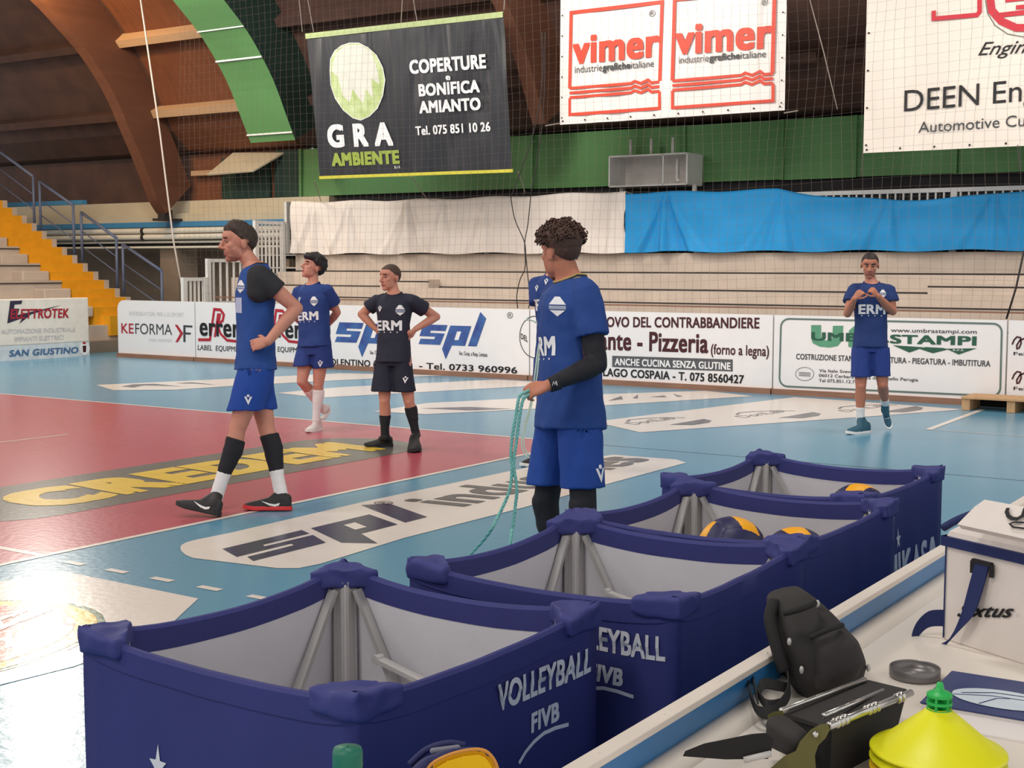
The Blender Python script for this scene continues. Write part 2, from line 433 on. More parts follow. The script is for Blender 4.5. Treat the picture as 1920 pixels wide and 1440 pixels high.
# ------------------------------------------------------------------ end wall
def wallbox(name, x0, x1, y0, y1, z0, z1, m, parent=None):
    bm = BM(); box(bm, ((x0+x1)/2, (y0+y1)/2, (z0+z1)/2), (x1-x0, y1-y0, z1-z0)); return obj(name, bm, m, parent)
wall = struct(wallbox('wall_end', 10.4, 10.55, -12, 26, 0, 3.1, M_conc2))
beam = struct(wallbox('beam', 9.3, 9.75, 11.2, 26, 2.55, 2.99, M_beam))
wallbox('beam_ledge', 9.1, 9.3, 11.2, 26, 2.55, 2.72, M_beam, beam)
for ya_, yb_, m_ in LOWB:
    wallbox('boarding', 9.46, 9.6, ya_, yb_, 2.99, 3.95, m_, wall)
struct(wallbox('column', 9.2, 9.75, 15.3, 15.85, 0, 2.15, M_conc2))
struct(wallbox('beam', 9.1, 9.3, 13.6, 26, 2.05, 2.12, M_dark))
tag(wallbox('blue_girder', 9.0, 9.12, 11.7, 26, 2.44, 2.55, M_blue_beam), 'long blue steel girder under the cream concrete beam', 'girder')
for z, w in ((2.365, 'upper'), (2.235, 'lower')):
    bm = BM(); tube(bm, [(8.95, 11.9, z), (8.95, 26, z)], .058, 12)
    p = tag(obj('service_pipe', bm, M_pipe, None, True), f'{w} of the two fat white pipes under the blue girder', 'pipe', 'white service pipes')
    bm = BM(); tube(bm, [(8.95, 16.02, z), (8.95, 16.1, z)], .068, 12); obj('coupling', bm, M_joint, p, True)
for z in (2.13, 2.02):
    bm = BM(); tube(bm, [(9.02, 11.9, z), (9.02, 26, z)], .025, 8)
    tag(obj('service_pipe', bm, M_pipe, None, True), 'thin pale pipe just below the two fat pipes' if z > 2.1 else 'lowest thin pale pipe over the column', 'pipe', 'white service pipes')
# dark zone under the green band, green panels
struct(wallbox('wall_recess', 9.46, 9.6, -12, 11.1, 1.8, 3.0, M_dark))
struct(wallbox('wall_light_stop', 9.66, 9.7, -12, 11.9, 2.9, 4.3, M_dark))  # dark backing added to stop light leaking in above the green panels
zt = 3.92; zb = 2.99
ys = [12.7, 11.95, 6.55, 3.62, 1.92, .75, -.75, -3.4, -6.5]
labs = ['narrow dark green panel beside the hanging flap', 'long green panel behind the black banner', 'green panel left of the white open box', 'green panel behind the white open box',
        'green panel right of the white open box, below the twin banner', 'green panel just left of the large white banner', 'green panel below the left part of the large white banner', 'green panel below the right part of the large white banner']
for i in range(len(ys)-1):
    tag(wallbox('cladding_sheet', 9.36, 9.42, ys[i+1]+.02, ys[i]-.02, zb+.01*(i % 2), zt, M_greend if i == 0 else M_green), labs[i], 'panel', 'green panels of the upper wall', 'thing')
    bm = BM(); box(bm, (9.33, ys[i+1], (zb+zt)/2), (.05, .05, zt-zb)); struct(obj('trim_%d' % (i+1), bm, M_green))
bm = BM(); box(bm, (9.35, 14.5, 3.55), (.16, .9, .1)); obj('purlin_beam', bm, M_purlin_lit, ceiling)
# dark window with tilted flap
t = thing('wall_hatch', (9.42, 13.4, 3.0), 'dark open hatch with a beige flap propped out, beside the wooden arch', 'hatch')
bm = BM(); box(bm, (9.41, 13.5, 3.42), (.06, 1.35, .82)); obj('opening', bm, M_greend, t)
bm = BM(); F = [H(437, 286, 0, 9.35), H(532, 286, 0, 9.35), H(474, 320, 0, 8.75), H(388, 327, 0, 8.75)]
n = (F[1]-F[0]).cross(F[3]-F[0]).normalized()
va = [bm.verts.new(p) for p in F]; vb = [bm.verts.new(p+n*.03) for p in F]
bm.faces.new(va); bm.faces.new(vb[::-1])
for i in range(4): bm.faces.new((va[i], va[(i+1) % 4], vb[(i+1) % 4], vb[i]))
obj('flap', bm, M_beam, t)
# ------------------------------------------------------------------ end stand
t = thing('concrete_stand', (6.2, 2, 0), 'low pale concrete tiers behind the advertising boards', 'grandstand')
XS = [(6.55, .80), (6.95, 1.08), (7.4, 1.27), (7.95, 1.53), (8.5, 1.85)]
yl = [11.2, 11.25, 11.25, 11.3, 11.35]
for i, (x, z) in enumerate(XS):
    x1 = XS[i+1][0]+.02 if i < 4 else 9.45
    bm = BM(); box(bm, ((x+x1)/2, (yl[i]-12)/2, z/2-.02), (x1-x, yl[i]+12, z-.04))
    obj('tier', bm, M_conc, t)
    bm = BM(); box(bm, ((x+x1)/2, (yl[i]-12)/2, z-.02), (x1-x, yl[i]+12, .04))
    obj('tier_slab', bm, M_conc, t)
    if i: bm = BM(); box(bm, (x-.004, (yl[i]-12)/2, XS[i-1][1]+.012), (.012, yl[i]+12, .02)); obj('shadow_joint', bm, M_joint, t)
for (ya, yb), nm in (((8.6, 7.55), 'a'), ((-.9, -3.0), 'b')):
    bm = BM(); box(bm, (7.8, (ya+yb)/2, 1.34), (.32, ya-yb, .14)); obj('stair_step', bm, M_conc, t)
    bm = BM(); box(bm, (7.645, (ya+yb)/2, 1.375), (.02, ya-yb, .02)); obj('shadow_joint', bm, M_joint, t)
bm = BM(); box(bm, (6.9, -5.6, 1.11), (.06, 6, .025)); box(bm, (6.5, 4, 1.08), (.05, 15, .02)); obj('seat_rail', bm, M_wood_kerb, t)
# balustrade on the walkway, behind the cloths
t = thing('walkway_railing', (8.6, 2, 1.85), 'white baluster railing along the walkway, showing above the sagging blue cloth', 'railing')
bm = BM(); box(bm, (8.6, -.4, 2.72), (.05, 24, .06)); obj('top_rail', bm, M_steelw, t)
bm = BM(); box(bm, (8.6, -.4, 1.97), (.04, 24, .04)); obj('bottom_rail', bm, M_steelw, t)
bm = BM()
for k in range(84): box(bm, (8.6, -1.25-.115*k+3.2, 2.35), (.025, .025, .76))
for y in (-.95, 3, 7, 11): box(bm, (8.6, y, 2.3), (.06, .09, .9))
o = obj('balusters', bm, M_steelw, t); o['kind'] = 'stuff'
# stepped white railing at the left end of the stand
SP = Plane((0, 11.45, 0), (1, 0, 0), (0, 0, 1))
def railing(name, x0, x1, zb, ztop, nb, label, yy=11.45):
    t = thing(name, (x0, yy, zb), label, 'railing', 'stepped white railings at the end of the stand')
    bm = BM(); box(bm, ((x0+x1)/2, yy, ztop-.03), (x1-x0, .05, .06)); obj('top_rail', bm, M_steelw, t)
    bm = BM(); box(bm, ((x0+x1)/2, yy, zb+.05), (x1-x0, .05, .05)); obj('bottom_rail', bm, M_steelw, t)
    for k in (0, 1):
        bm = BM(); box(bm, (x0+.04 if k == 0 else x1-.04, yy, (zb+ztop)/2+.003), (.084, .064, ztop-zb)); obj('post', bm, M_steelw, t)
    for k in range(1, nb):
        bm = BM(); box(bm, (x0+(x1-x0)*k/nb, yy, (zb+ztop)/2), (.03, .03, ztop-zb-.08)); obj('baluster', bm, M_steelw, t)
railing('stair_railing', 5.72, 6.3, .93, 1.43, 6, 'lowest white baluster railing above the left advertising boards')
railing('stair_railing', 6.3, 7.3, .93, 1.76, 6, 'middle white baluster railing, right behind the tall striding player')
railing('stair_railing', 7.5, 8.3, 1.42, 2.47, 8, 'tall white baluster railing right of the striding player\'s head')
railing('stair_railing', 8.34, 8.62, 1.86, 2.84, 3, 'narrow white railing beside the edge of the white cloth')
wallbox('stair_flank', 5.75, 7.35, 11.46, 11.9, .0, .93, M_conc, bpy.data.objects['concrete_stand'])
wallbox('stair_flank', 7.35, 8.5, 11.46, 11.9, .0, 1.42, M_conc, bpy.data.objects['concrete_stand'])
# grey-green dark shelf things behind the tall railing
t = thing('storage_rack', (9.0, 12.0, 1.4), 'dark storage rack with pale boxes seen through the tall white railing', 'rack')
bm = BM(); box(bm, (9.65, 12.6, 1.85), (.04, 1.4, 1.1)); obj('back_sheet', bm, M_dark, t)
for z in (1.7, 1.95, 2.2):
    bm = BM(); box(bm, (9.48, 12.6, z-.1), (.3, 1.4, .025)); obj('shelf', bm, M_steelw, t)
for i, (y, z) in enumerate(((12.7, 2.32), (12.35, 2.3), (12.0, 2.32), (12.55, 2.05), (12.1, 1.8))):
    wallbox('crate', 9.35, 9.55, y+.2, y+.4, z-.2, z-.02, M_beam if i % 2 else M_conc2, t)

# ------------------------------------------------------------------ left stand with the yellow stair
t = thing('stair_stand', (7.6, 14.65, 0), 'beige concrete stand with a yellow painted stair at its right end', 'grandstand')
xe = 7.6; y0 = 14.95; z0 = 1.01; dy = .318; dz = .167
for k in range(-1, 17):
    y = y0+dy*k; z = z0+dz*k
    yb = 30
    m_ = M_yellow
    wallbox('stair_step', xe-1.16, xe-.12, y, y+.9, 0 if k < 0 else z-.5, z, M_yellow, t)
    wallbox('stair_edge', xe-.12, xe, y-.004, y+.9, 0, z+.004, M_conc, t)
    if k % 2 == 1: continue
    wallbox('tier', -4, xe-1.16, y-.002, y+.95, 0 if k < 1 else z-.7, z, M_conc, t)
    bm = BM(); box(bm, (-4+(xe-1.16+4)/2, y-.012, z-.045), (xe-1.16+4, .03, .018)); obj('shadow_joint', bm, M_joint, t)
    bm = BM(); box(bm, (xe-1.5, y-.16, z-.25), (.62, .34, .2), None, .03); obj('foot_block', bm, M_conc, t)
wallbox('front_wall', -4, xe-.02, 14.45, 14.68, 0, .5, M_conc, t)
wallbox('front_step', -4, xe-.02, 14.2, 14.5, 0, .22, M_conc2, t)
wallbox('stair_step', xe-1.0, xe-.1, 14.38, 14.7, .3, .68, M_yellow, t)
# blue handrails of the stair
RP = Plane((7.68, 0, 0), (0, -1, 0), (0, 0, 1))
def hp(px, py): return H(px, py, 0, 7.68)
secs = [((-6, 280), (62, 331), (66, 418), 'topmost'), ((74, 340), (137, 385), (143, 474), 'second'), ((152, 398), (218, 446), (220, 500), 'third'), ((230, 458), (303, 508), (307, 562), 'lowest')]
for (a, b, c, w) in secs:
    A, B, Cc = hp(*a), hp(*b), hp(*c)
    L0 = V((A.x, A.y, A.z-1.0))
    t = thing('stair_handrail', (7.68, B.y, 0), f'{w} blue tube handrail section beside the yellow stair', 'handrail', 'blue handrail sections of the stair')
    bm = BM(); tube(bm, [A, B], .03, 10); obj('top_rail', bm, M_steelb, t, True)
    bm = BM(); tube(bm, [B, V((B.x, B.y, B.z-1.05))], .028, 10); obj('post', bm, M_steelb, t, True)
    bm = BM(); tube(bm, [A, L0], .028, 10); obj('post', bm, M_steelb, t, True)
    for f in (.38, .7):
        bm = BM(); tube(bm, [A-V((0, 0, f)), B-V((0, 0, f))], .012, 6); obj('mid_rail', bm, M_steelb, t, True)
wallbox('side_wall', 7.62, 7.66, 14.7, 20.3, 0, .9, M_conc2, bpy.data.objects['stair_stand'])
tag(wallbox('parapet_beam', 8.3, 8.42, 17.2, 22, 2.93, 3.02, M_blue_beam), 'blue beam behind the upper handrails', 'beam', kind='thing')
# ------------------------------------------------------------------ advertising boards
I_black = M_black
I_dark = mat('ink_charcoal', (58, 60, 64), rough=.5); I_red = mat('ink_red', (168, 34, 50), rough=.5)
I_grey = mat('ink_pale_grey', (196, 192, 194), rough=.5); I_mar = mat('ink_maroon', (66, 20, 26), rough=.5)
I_blue = mat('ink_blue', (62, 104, 164), rough=.5, rgb2=(50, 66, 130)); I_green = mat('ink_green', (86, 146, 116), rough=.5)
I_dgreen = mat('ink_dark_green', (38, 84, 66), rough=.5); I_gline = mat('ink_frame_green', (92, 112, 106), rough=.5)
I_white = mat('ink_white', (232, 230, 230), rough=.5); I_vred = mat('ink_vermilion', (206, 64, 40), rough=.5)
I_lime = mat('ink_lime', (150, 166, 72), rough=.5); I_bar = mat('ink_grey_bar', (84, 84, 88), rough=.5)
XB = 5.592
BP = Plane((XB-.002, 0, 0), (0, -1, 0), (0, 0, 1))
def board(y0, y1, label, z1=1.02, round_left=False, zb=.07):
    t = thing('advertising_board', (XB, (y0+y1)/2, 0), label, 'advertising board', 'white boards along the end line')
    bm = BM(); P = BP
    pts = [(-y0, zb), (-y1, zb), (-y1, z1)]
    if round_left: pts += [(-y0+.16*(1-sin(radians(a))), z1-.16*(1-cos(radians(a)))) for a in range(0, 91, 15)]
    else: pts.append((-y0, z1))
    A = [bm.verts.new(P.at(a, b, 0)) for a, b in pts]; Bv = [bm.verts.new(P.at(a, b, -.06)) for a, b in pts]
    bm.faces.new(A); bm.faces.new(Bv[::-1])
    for i in range(len(pts)): bm.faces.new((A[i], Bv[i], Bv[(i+1) % len(pts)], A[(i+1) % len(pts)]))
    obj('panel', bm, M_white, t)
    bm = BM(); box(bm, (XB+.02, (y0+y1)/2, .036), (.14, y0-y1, .072)); obj('kerb', bm, M_wood_kerb, t)
    bm = BM(); box(bm, (XB+.3, y0-.4, .28), (.5, .05, .56)); obj('brace', bm, M_wood_kerb, t)
    bm = BM(); box(bm, (XB+.3, y1+.4, .28), (.5, .05, .56)); obj('brace', bm, M_wood_kerb, t)
    return t
# KEFORMA
t = board(12.98, 11.02, 'white board with thin grey lettering and a red arrow beside a dark F', round_left=True)
letpx('lettering', 'INTEGRATORI PER LO SPORT', BP, 243, 591, 345, 584, I_grey, t, yb1=594)
letpx('lettering', 'KE', BP, 228, 624.5, 251, 606, I_red, t, bold=.012)
letpx('lettering', 'FORMA', BP, 254, 626, 323, 606.5, I_dark, t, yb1=628)
letpx('lettering', 'PURA ENERGIA', BP, 280, 640, 323, 635, I_grey, t, yb1=641)
polypx('mark', BP, [(328, 609), (333, 609), (344, 625), (334, 641.5), (329, 641.5), (338, 625)], .004, I_red, t)
polypx('mark', BP, [(344, 609.5), (361, 610.5), (361, 614), (348, 613.5), (348, 623), (359, 624), (357, 627.5), (348, 627), (348, 641.5), (344, 641)], .004, I_dark, t)
# erre
t = board(11.0, 8.27, 'white board with the large red R over dark letters, behind the striding player')
for dx in (0, 116):
    dz = dx*.017
    def q(x, y): return (x+dx, y+dz)
    strippx('mark', BP, [q(372, 637), q(394, 637), q(402, 580), q(414, 581), q(420, 590), q(418, 601), q(410, 608)], .05, I_red, t)
    strippx('mark', BP, [q(403, 632), q(409, 590), q(413, 590), q(411, 600), q(408, 608), q(414, 626), q(426, 638), q(444, 640)], .045, I_red, t)
    letpx('lettering', 'errere', BP, *q(375, 629), *q(466, 605), I_black, t, bold=.022, cap='x', yb1=634+dz, off=.007)
    letpx('lettering', 'LABEL  EQUIPMENT', BP, *q(371, 656), *q(462, 646.5), I_dark, t, bold=.012, shear=.1, yb1=660+dz)
# spl
t = board(8.25, 4.2, 'white board with the bold blue slanted lettering, behind the player in black')
for dx, dy in ((0, 0), (157, 4)):
    p0_ = BP.ab(628+dx, 641+dy); p1_ = BP.ab(755+dx, 641+dy); p2_ = BP.ab(628+dx, 578+dy)
    logo_spl(BP, p0_[0], p0_[1], p1_[0]-p0_[0], p2_[1]-p0_[1], I_blue, M_white, t, .004)
    letpx('lettering', 'Soc. Coop. a Resp. Limitata', BP, 694+dx*.88 if not dx else 861, 664+dy*.3, 747 if not dx else 914, 657+dy*.3, I_black, t, yb1=669 if dx else 665, bold=.012)
letpx('lettering', 'TOLENTINO (MC) Italia', BP, 610, 684, 768, 672, I_black, t, yb1=691, bold=.022)
letpx('lettering', '- Tel. 0733 960996', BP, 786, 691, 970, 679.5, I_black, t, yb1=700.5, bold=.022)
letpx('lettering', '®', BP, 951, 597, 962, 585, I_dark, t, cap='box')
# pizzeria
t = board(4.18, .47, 'white board with maroon restaurant lettering, right of the rope holder')
pr = [BP.ab(1003, 632)]; ca, cb = pr[0]
bm = BM(); strip_ab(bm, BP, [(ca+.26*cos(radians(a)), cb+.30*sin(radians(a))) for a in range(0, 361, 12)], .012, .004); obj('mark', bm, I_dark, t)
for k, ch in enumerate('DEL CONTRABBANDIERE'):
    pass
lettering('lettering', 'DEL', BP, ca-.24, ca-.12, cb-.03, cb+.05, I_black, t, bold=.019, slope=-.4)
letpx('lettering', 'COVO DEL CONTRABBANDIERE', BP, 1124, 613, 1424, 594, I_mar, t, yb1=616, bold=.028)
letpx('lettering', 'Ristorante - Pizzeria', BP, 1044, 653, 1328, 618, I_mar, t, yb1=662, bold=.028)
letpx('lettering', '(forno a legna)', BP, 1333, 664, 1442, 645, I_mar, t, yb1=668, bold=.019)
polypx('mark', BP, [(1148, 667), (1374, 674), (1374, 696.5), (1148, 688)], .003, I_bar, t)
letpx('lettering', 'ANCHE CUCINA SENZA GLUTINE', BP, 1153, 684.5, 1370, 671.5, I_white, t, yb1=693.5, bold=.028, off=.006)
letpx('lettering', 'LAGO COSPAIA - T. 075 8560427', BP, 1131, 705, 1395, 690, I_black, t, yb1=719.5, bold=.028)
# umbra stampi
t = board(.45, -2.44, 'white board with a green rounded frame, behind the player by the low pallet')
def z3(x, y): return (1420+x*.26042, 560+y*.26042)
fr = []
for cx, cy, a0 in ((230, 205, 180), (1700, 240, 270), (1690, 640, 0), (220, 572, 90)):
    for k in range(6):
        a = radians(a0+18*k); fr.append(z3(cx+60*cos(a), cy+60*sin(a)))
fr.append(fr[0]); strippx('mark', BP, fr, .022, I_gline, t)
polypx('mark', BP, [z3(*p) for p in [(388, 190), (460, 190), (460, 285), (485, 300), (515, 300), (540, 285), (545, 195), (620, 195), (612, 300), (580, 340), (520, 352), (450, 345), (400, 320), (388, 285)]], .004, I_green, t)
polypx('mark', BP, [z3(*p) for p in [(660, 230), (700, 195), (800, 200), (800, 235), (740, 240), (745, 270), (800, 300), (790, 350), (720, 362), (655, 345)]], .004, I_green, t)
letpx('lettering', 'UMBRA', BP, *z3(388, 300), *z3(950, 240), I_dgreen, t, yb1=z3(0, 316)[1], bold=.037, off=.006)
letpx('lettering', 'STAMPI', BP, *z3(955, 322), *z3(1578, 258), I_dgreen, t, yb1=z3(0, 338)[1], bold=.037)
letpx('lettering', 'www.umbrastampi.com', BP, *z3(962, 240), *z3(1580, 212), I_dark, t, yb1=z3(0, 253)[1], bold=.009)
polypx('mark', BP, [z3(*p) for p in [(975, 335), (1200, 350), (1095, 388)]], .004, I_dgreen, t)
polypx('mark', BP, [z3(*p) for p in [(1170, 362), (1210, 348), (1340, 355), (1375, 365), (1265, 393)]], .004, I_dgreen, t)
polypx('mark', BP, [z3(*p) for p in [(1360, 360), (1580, 357), (1450, 402)]], .004, I_dgreen, t)
letpx('lettering', 's.r.l.', BP, *z3(1408, 374), *z3(1490, 360), I_white, t, bold=.019, off=.006)
letpx('lettering', 'COSTRUZIONE STAMPI - TRANCIATURA - PIEGATURA - IMBUTITURA', BP, *z3(280, 436), *z3(1678, 396), I_dark, t, yb1=z3(0, 490)[1], bold=.019)
letpx('lettering', 'Via Italo Svevo', BP, *z3(445, 528), *z3(690, 506), I_dark, t, yb1=z3(0, 537)[1], bold=.012)
letpx('lettering', '06012 Cerbara - Città di Castello Perugia', BP, *z3(443, 562), *z3(1158, 540), I_dark, t, yb1=z3(0, 596)[1], bold=.012)
letpx('lettering', 'Tel 075.851.12.74', BP, *z3(443, 600), *z3(720, 577), I_dark, t, yb1=z3(0, 610)[1], bold=.012)
strippx('mark', BP, [z3(342+66*cos(radians(a)), 542+48*sin(radians(a))) for a in range(0, 361, 20)], .006, I_bar, t)
for yy in (530, 541, 552): strippx('mark', BP, [z3(300, yy), z3(384, yy+5)], .008, I_bar, t)
# next board
t = board(-2.46, -4.9, 'white board with thin red loops at the right edge of the view')
for yy in (300, 550):
    strippx('mark', BP, [z3(1835, yy+30), z3(1850, yy-5), z3(1870, yy-25), z3(1895, yy-20), z3(1900, yy+20), z3(1885, yy+55), z3(1870, yy+60), z3(1868, yy+35), z3(1890, yy), z3(1925, yy-15), z3(1960, yy+20)], .018, I_mar, t)
    letpx('lettering', 'Felix', BP, *z3(1845, yy+107), *z3(1990, yy+83), I_black, t, bold=.012)
# far sideline board
YB = 13.65
LP = Plane((0, YB-.002, 0), (1, 0, 0), (0, 0, 1))
t = thing('advertising_board', (3.5, YB, 0), 'white board by the yellow stair with a blue lettered strip along its foot', 'advertising board')
bm = BM(); box(bm, (3.4, YB+.03, .66), (4.2, .06, .8), None, .02); obj('panel', bm, mat('board_cream', (232, 222, 210), rough=.45), t)
bm = BM(); box(bm, (3.4, YB+.03, .13), (4.2, .055, .26)); obj('foot_strip', bm, mat('board_pale', (206, 212, 216), rough=.5, var=.12, vscale=9), t)
bm = BM(); box(bm, (2.4, YB+.3, .25), (.06, .5, .5)); obj('brace', bm, M_wood_kerb, t)
bm = BM(); box(bm, (4.6, YB+.3, .25), (.06, .5, .5)); obj('brace', bm, M_wood_kerb, t)
def z5(x, y): return (x*.243, 350+y*.243)
polypx('mark', LP, [z5(*p) for p in [(78, 882), (172, 878), (165, 905), (112, 910), (108, 940), (150, 942), (135, 990), (200, 975), (480, 912), (240, 985), (148, 1058), (170, 1015), (55, 1056)]], .003, mat('ink_navy', (50, 42, 66)), t)
letpx('lettering', 'ELETTROTEK', LP, *z5(78, 1020), *z5(530, 945), I_red, t, yb1=z5(0, 1012)[1], bold=.031, off=.006, shear=.12)
letpx('lettering', 'AUTOMAZIONE INDUSTRIALE', LP, *z5(8, 1138), *z5(580, 1103), I_grey, t, yb1=z5(0, 1118)[1], bold=.009)
letpx('lettering', 'IMPIANTI ELETTRICI', LP, *z5(112, 1197), *z5(488, 1160), I_grey, t, yb1=z5(0, 1180)[1], bold=.009)
letpx('lettering', 'SAN GIUSTINO', LP, *z5(70, 1312), *z5(605, 1262), mat('ink_steel_blue', (72, 108, 150)), t, yb1=z5(0, 1283)[1], bold=.031, shear=.15)
polypx('mark', LP, [z5(652+40*cos(radians(a)), 1248+52*sin(radians(a))) for a in range(0, 360, 20)], .003, I_white, t)
polypx('mark', LP, [z5(*p) for p in [(636, 1228), (664, 1226), (662, 1276), (640, 1278)]], .005, I_mar, t)
polypx('mark', LP, [z5(649+14*cos(radians(a)), 1206+9*sin(radians(a))) for a in range(0, 360, 30)], .005, I_red, t)

# ------------------------------------------------------------------ hanging banners
def banner_mat(name, rgb, rough, bump):
    m = mat(name, rgb, rough=rough, spec=.5, var=.03, vscale=1.2)
    nt = m.node_tree; N = nt.nodes; L = nt.links; b = N['Principled BSDF']
    tc = N.new('ShaderNodeTexCoord'); mp = N.new('ShaderNodeMapping'); L.new(tc.outputs['Object'], mp.inputs[0])
    mp.inputs['Rotation'].default_value = (.35, 0, 0); mp.inputs['Scale'].default_value = (1, 4.2, .7)
    t = N.new('ShaderNodeTexNoise'); t.inputs['Scale'].default_value = .75; t.inputs['Detail'].default_value = 1.2; t.inputs['Distortion'].default_value = .6
    L.new(mp.outputs[0], t.inputs['Vector'])
    bp = N.new('ShaderNodeBump'); bp.inputs['Strength'].default_value = bump; bp.inputs['Distance'].default_value = .25
    L.new(t.outputs[0], bp.inputs['Height']); L.new(bp.outputs[0], b.inputs['Normal'])
    return m
def sheet(P, a0, a1, b0, b1, na, nb, f):
    bm = BM(); g = [[bm.verts.new(P.at(a0+(a1-a0)*i/na, b0+(b1-b0)*j/nb, f(i/na, j/nb))) for i in range(na+1)] for j in range(nb+1)]
    for j in range(nb):
        for i in range(na): bm.faces.new((g[j][i], g[j][i+1], g[j+1][i+1], g[j+1][i]))
    return bm
def cord(par, pts, r=.008):
    bm = BM(); tube(bm, pts, r, 5); obj('tie_cord', bm, M_rope, par)
# black banner
tl = H(574, 66, 0, 6.55); bl = H(600, 335, 0, 6.85); tr = H(943, 23, 0, 6.55)
GP = Plane((bl+tl)/2, (tr-tl), (tl-bl))
GP.u = GP.n.cross(GP.r).normalized()
A_bl = GP.ab(600, 335); A_tr = GP.ab(943, 23); A_tl = GP.ab(574, 66); A_br = GP.ab(960, 319)
t = thing('hanging_banner', GP.o, 'big black hanging banner with a pale green egg shape and white lettering', 'banner')
mb = banner_mat('banner_black', (40, 41, 46), .42, .55)
bm = BM(); na, nb = 60, 44; g = []
for j in range(nb+1):
    row = []
    for i in range(na+1):
        u, v = i/na, j/nb
        a = (A_bl[0]*(1-v)+A_tl[0]*v)*(1-u)+(A_br[0]*(1-v)+A_tr[0]*v)*u
        b = (A_bl[1]*(1-u)+A_br[1]*u)*(1-v)+(A_tl[1]*(1-u)+A_tr[1]*u)*v
        w = .012*sin(u*9+v*2)+.02*max(0, 1-abs((u-.9)*6+(.6-v)*2.2))*(1-.3*v)+.018*max(0, 1-abs((u-.78)*7+(.35-v)*3))
        row.append(bm.verts.new(GP.at(a, b, -abs(w))))
    g.append(row)
for j in range(nb):
    for i in range(na): bm.faces.new((g[j][i], g[j][i+1], g[j+1][i+1], g[j+1][i]))
obj('sheet', bm, mb, t, True)
def hem(pa, pb, w, m, nm, off=.006):
    bm = BM(); strip_ab(bm, GP, [GP.ab(*pa), GP.ab(*pb)], w, off)
    strip_ab(bm, GP, [GP.ab(*pa), GP.ab(*pb)], w, -off-.01); return obj(nm, bm, m, t)
hem((573, 68), (943, 27), .085, mat('banner_hem', (176, 190, 132), rough=.4), 'top_hem')
hem((599, 333), (961, 320), .05, mat('banner_hem_yellow', (206, 196, 70), rough=.4), 'bottom_hem')
eg = [(540+.3333*x, .3333*y) for x, y in [(235, 400), (238, 330), (262, 285), (300, 255), (345, 240), (400, 240), (450, 265), (500, 310), (535, 380), (548, 450), (535, 540), (505, 610), (460, 655), (410, 678), (365, 665), (310, 620), (265, 555), (240, 480)]]
I_egg = mat('ink_egg', (176, 196, 120), rough=.45, var=.1, rgb2=(196, 206, 160)); I_cream = mat('ink_cream', (214, 212, 200), rough=.45)
cx = sum(p[0] for p in eg)/len(eg); cy = sum(p[1] for p in eg)/len(eg)
polypx('mark', GP, eg, .003, I_white, t)
polypx('mark', GP, [(cx+(x-cx)*.975, cy+(y-cy)*.98) for x, y in eg], .0042, I_egg, t)
polypx('mark', GP, [(540+.3333*x, .3333*y) for x, y in [(245, 400), (270, 300), (310, 262), (350, 250), (420, 255), (470, 290), (505, 400), (515, 475), (470, 440), (478, 552), (440, 500), (425, 580), (405, 560), (365, 500), (350, 575), (310, 540), (280, 430)]], .0054, I_cream, t)
for s, x0, yb, x1, yt, yb1, bo, m_ in (('G R A', 616, 277, 738, 234, 273, .05, I_white), ('AMBIENTE', 623, 312, 750, 287, 307, .06, I_lime), ('S.r.l.', 740, 316, 751, 311, 315, .02, I_white),
        ('COPERTURE', 769, 139, 912, 113, 128, .045, I_white), ('e', 836, 150, 845, 142, 150, .04, I_white), ('BONIFICA', 786, 181, 900, 158, 173, .045, I_white),
        ('AMIANTO', 787, 213, 902, 190, 206, .045, I_white), ('Tel. 075 851 10 26', 780, 254, 920, 237, 246, .03, I_white)):
    letpx('lettering', s, GP, x0, yb, x1, yt, m_, t, yb1=yb1, bold=bo, off=.004, cap='x' if s == 'e' else 'H')
for (xa, ya), (xb, yb) in (((567, 60), (558, -30)), ((588, 60), (572, -30)), ((752, 43), (756, -30)), ((782, 40), (770, -30)), ((945, 18), (948, -30))):
    cord(t, [H(xa, ya, 0, 6.55), H(xb, yb, 0, 6.5)])
for (xa, ya), (xb, yb) in (((772, 332), (800, 372)), ((972, 322), (985, 362)), ((590, 340), (602, 378))):
    cord(t, [H(xa, ya, 0, 6.86), H(xb, yb, 0, 8.45)])

# white twin banner
t = thing('hanging_banner', H(1260, 100, 0, 6.7), 'white hanging banner printed with twin red framed logos', 'banner')
VP = Plane(H(1260, 100, 0, 6.7), (0, -1, 0), (0, 0, 1))
mw = banner_mat('banner_white', (222, 214, 208), .4, .3)
c0, c1 = VP.ab(1049, 234), VP.ab(1470, 212); zt = VP.ab(1052, 5)[1]+.12
bm = sheet(VP, c0[0], c1[0], c0[1], zt, 40, 24, lambda u, v: -.015+.012*sin(u*40+v*3)*(1-v)*(u < .55)+.008*sin(u*17))
obj('sheet', bm, mw, t, True)
bm = BM()
for k in range(10): ell(bm, VP.at(c0[0]+(c1[0]-c0[0])*(k+.15)/9.3, c0[1]+.05, .004), Matrix(), (.006, .014, .014), 8)
for k in range(6): ell(bm, VP.at(c0[0]+.04, c0[1]+.3*k+.1, .004), Matrix(), (.006, .012, .012), 8); ell(bm, VP.at(c1[0]-.04, c0[1]+.3*k+.1, .004), Matrix(), (.006, .012, .012), 8)
obj('eyelets', bm, M_joint, t)
def zv(x, y): return (960+.33333*x, .33333*y)
for fr_ in ([(325, 497), (333, 72), (845, 12), (832, 455)], [(903, 452), (915, -2), (1478, -60), (1465, 412)]):
    strippx('mark', VP, [zv(*p) for p in [fr_[0], fr_[1], fr_[2], fr_[3]]], .055, I_vred, t)
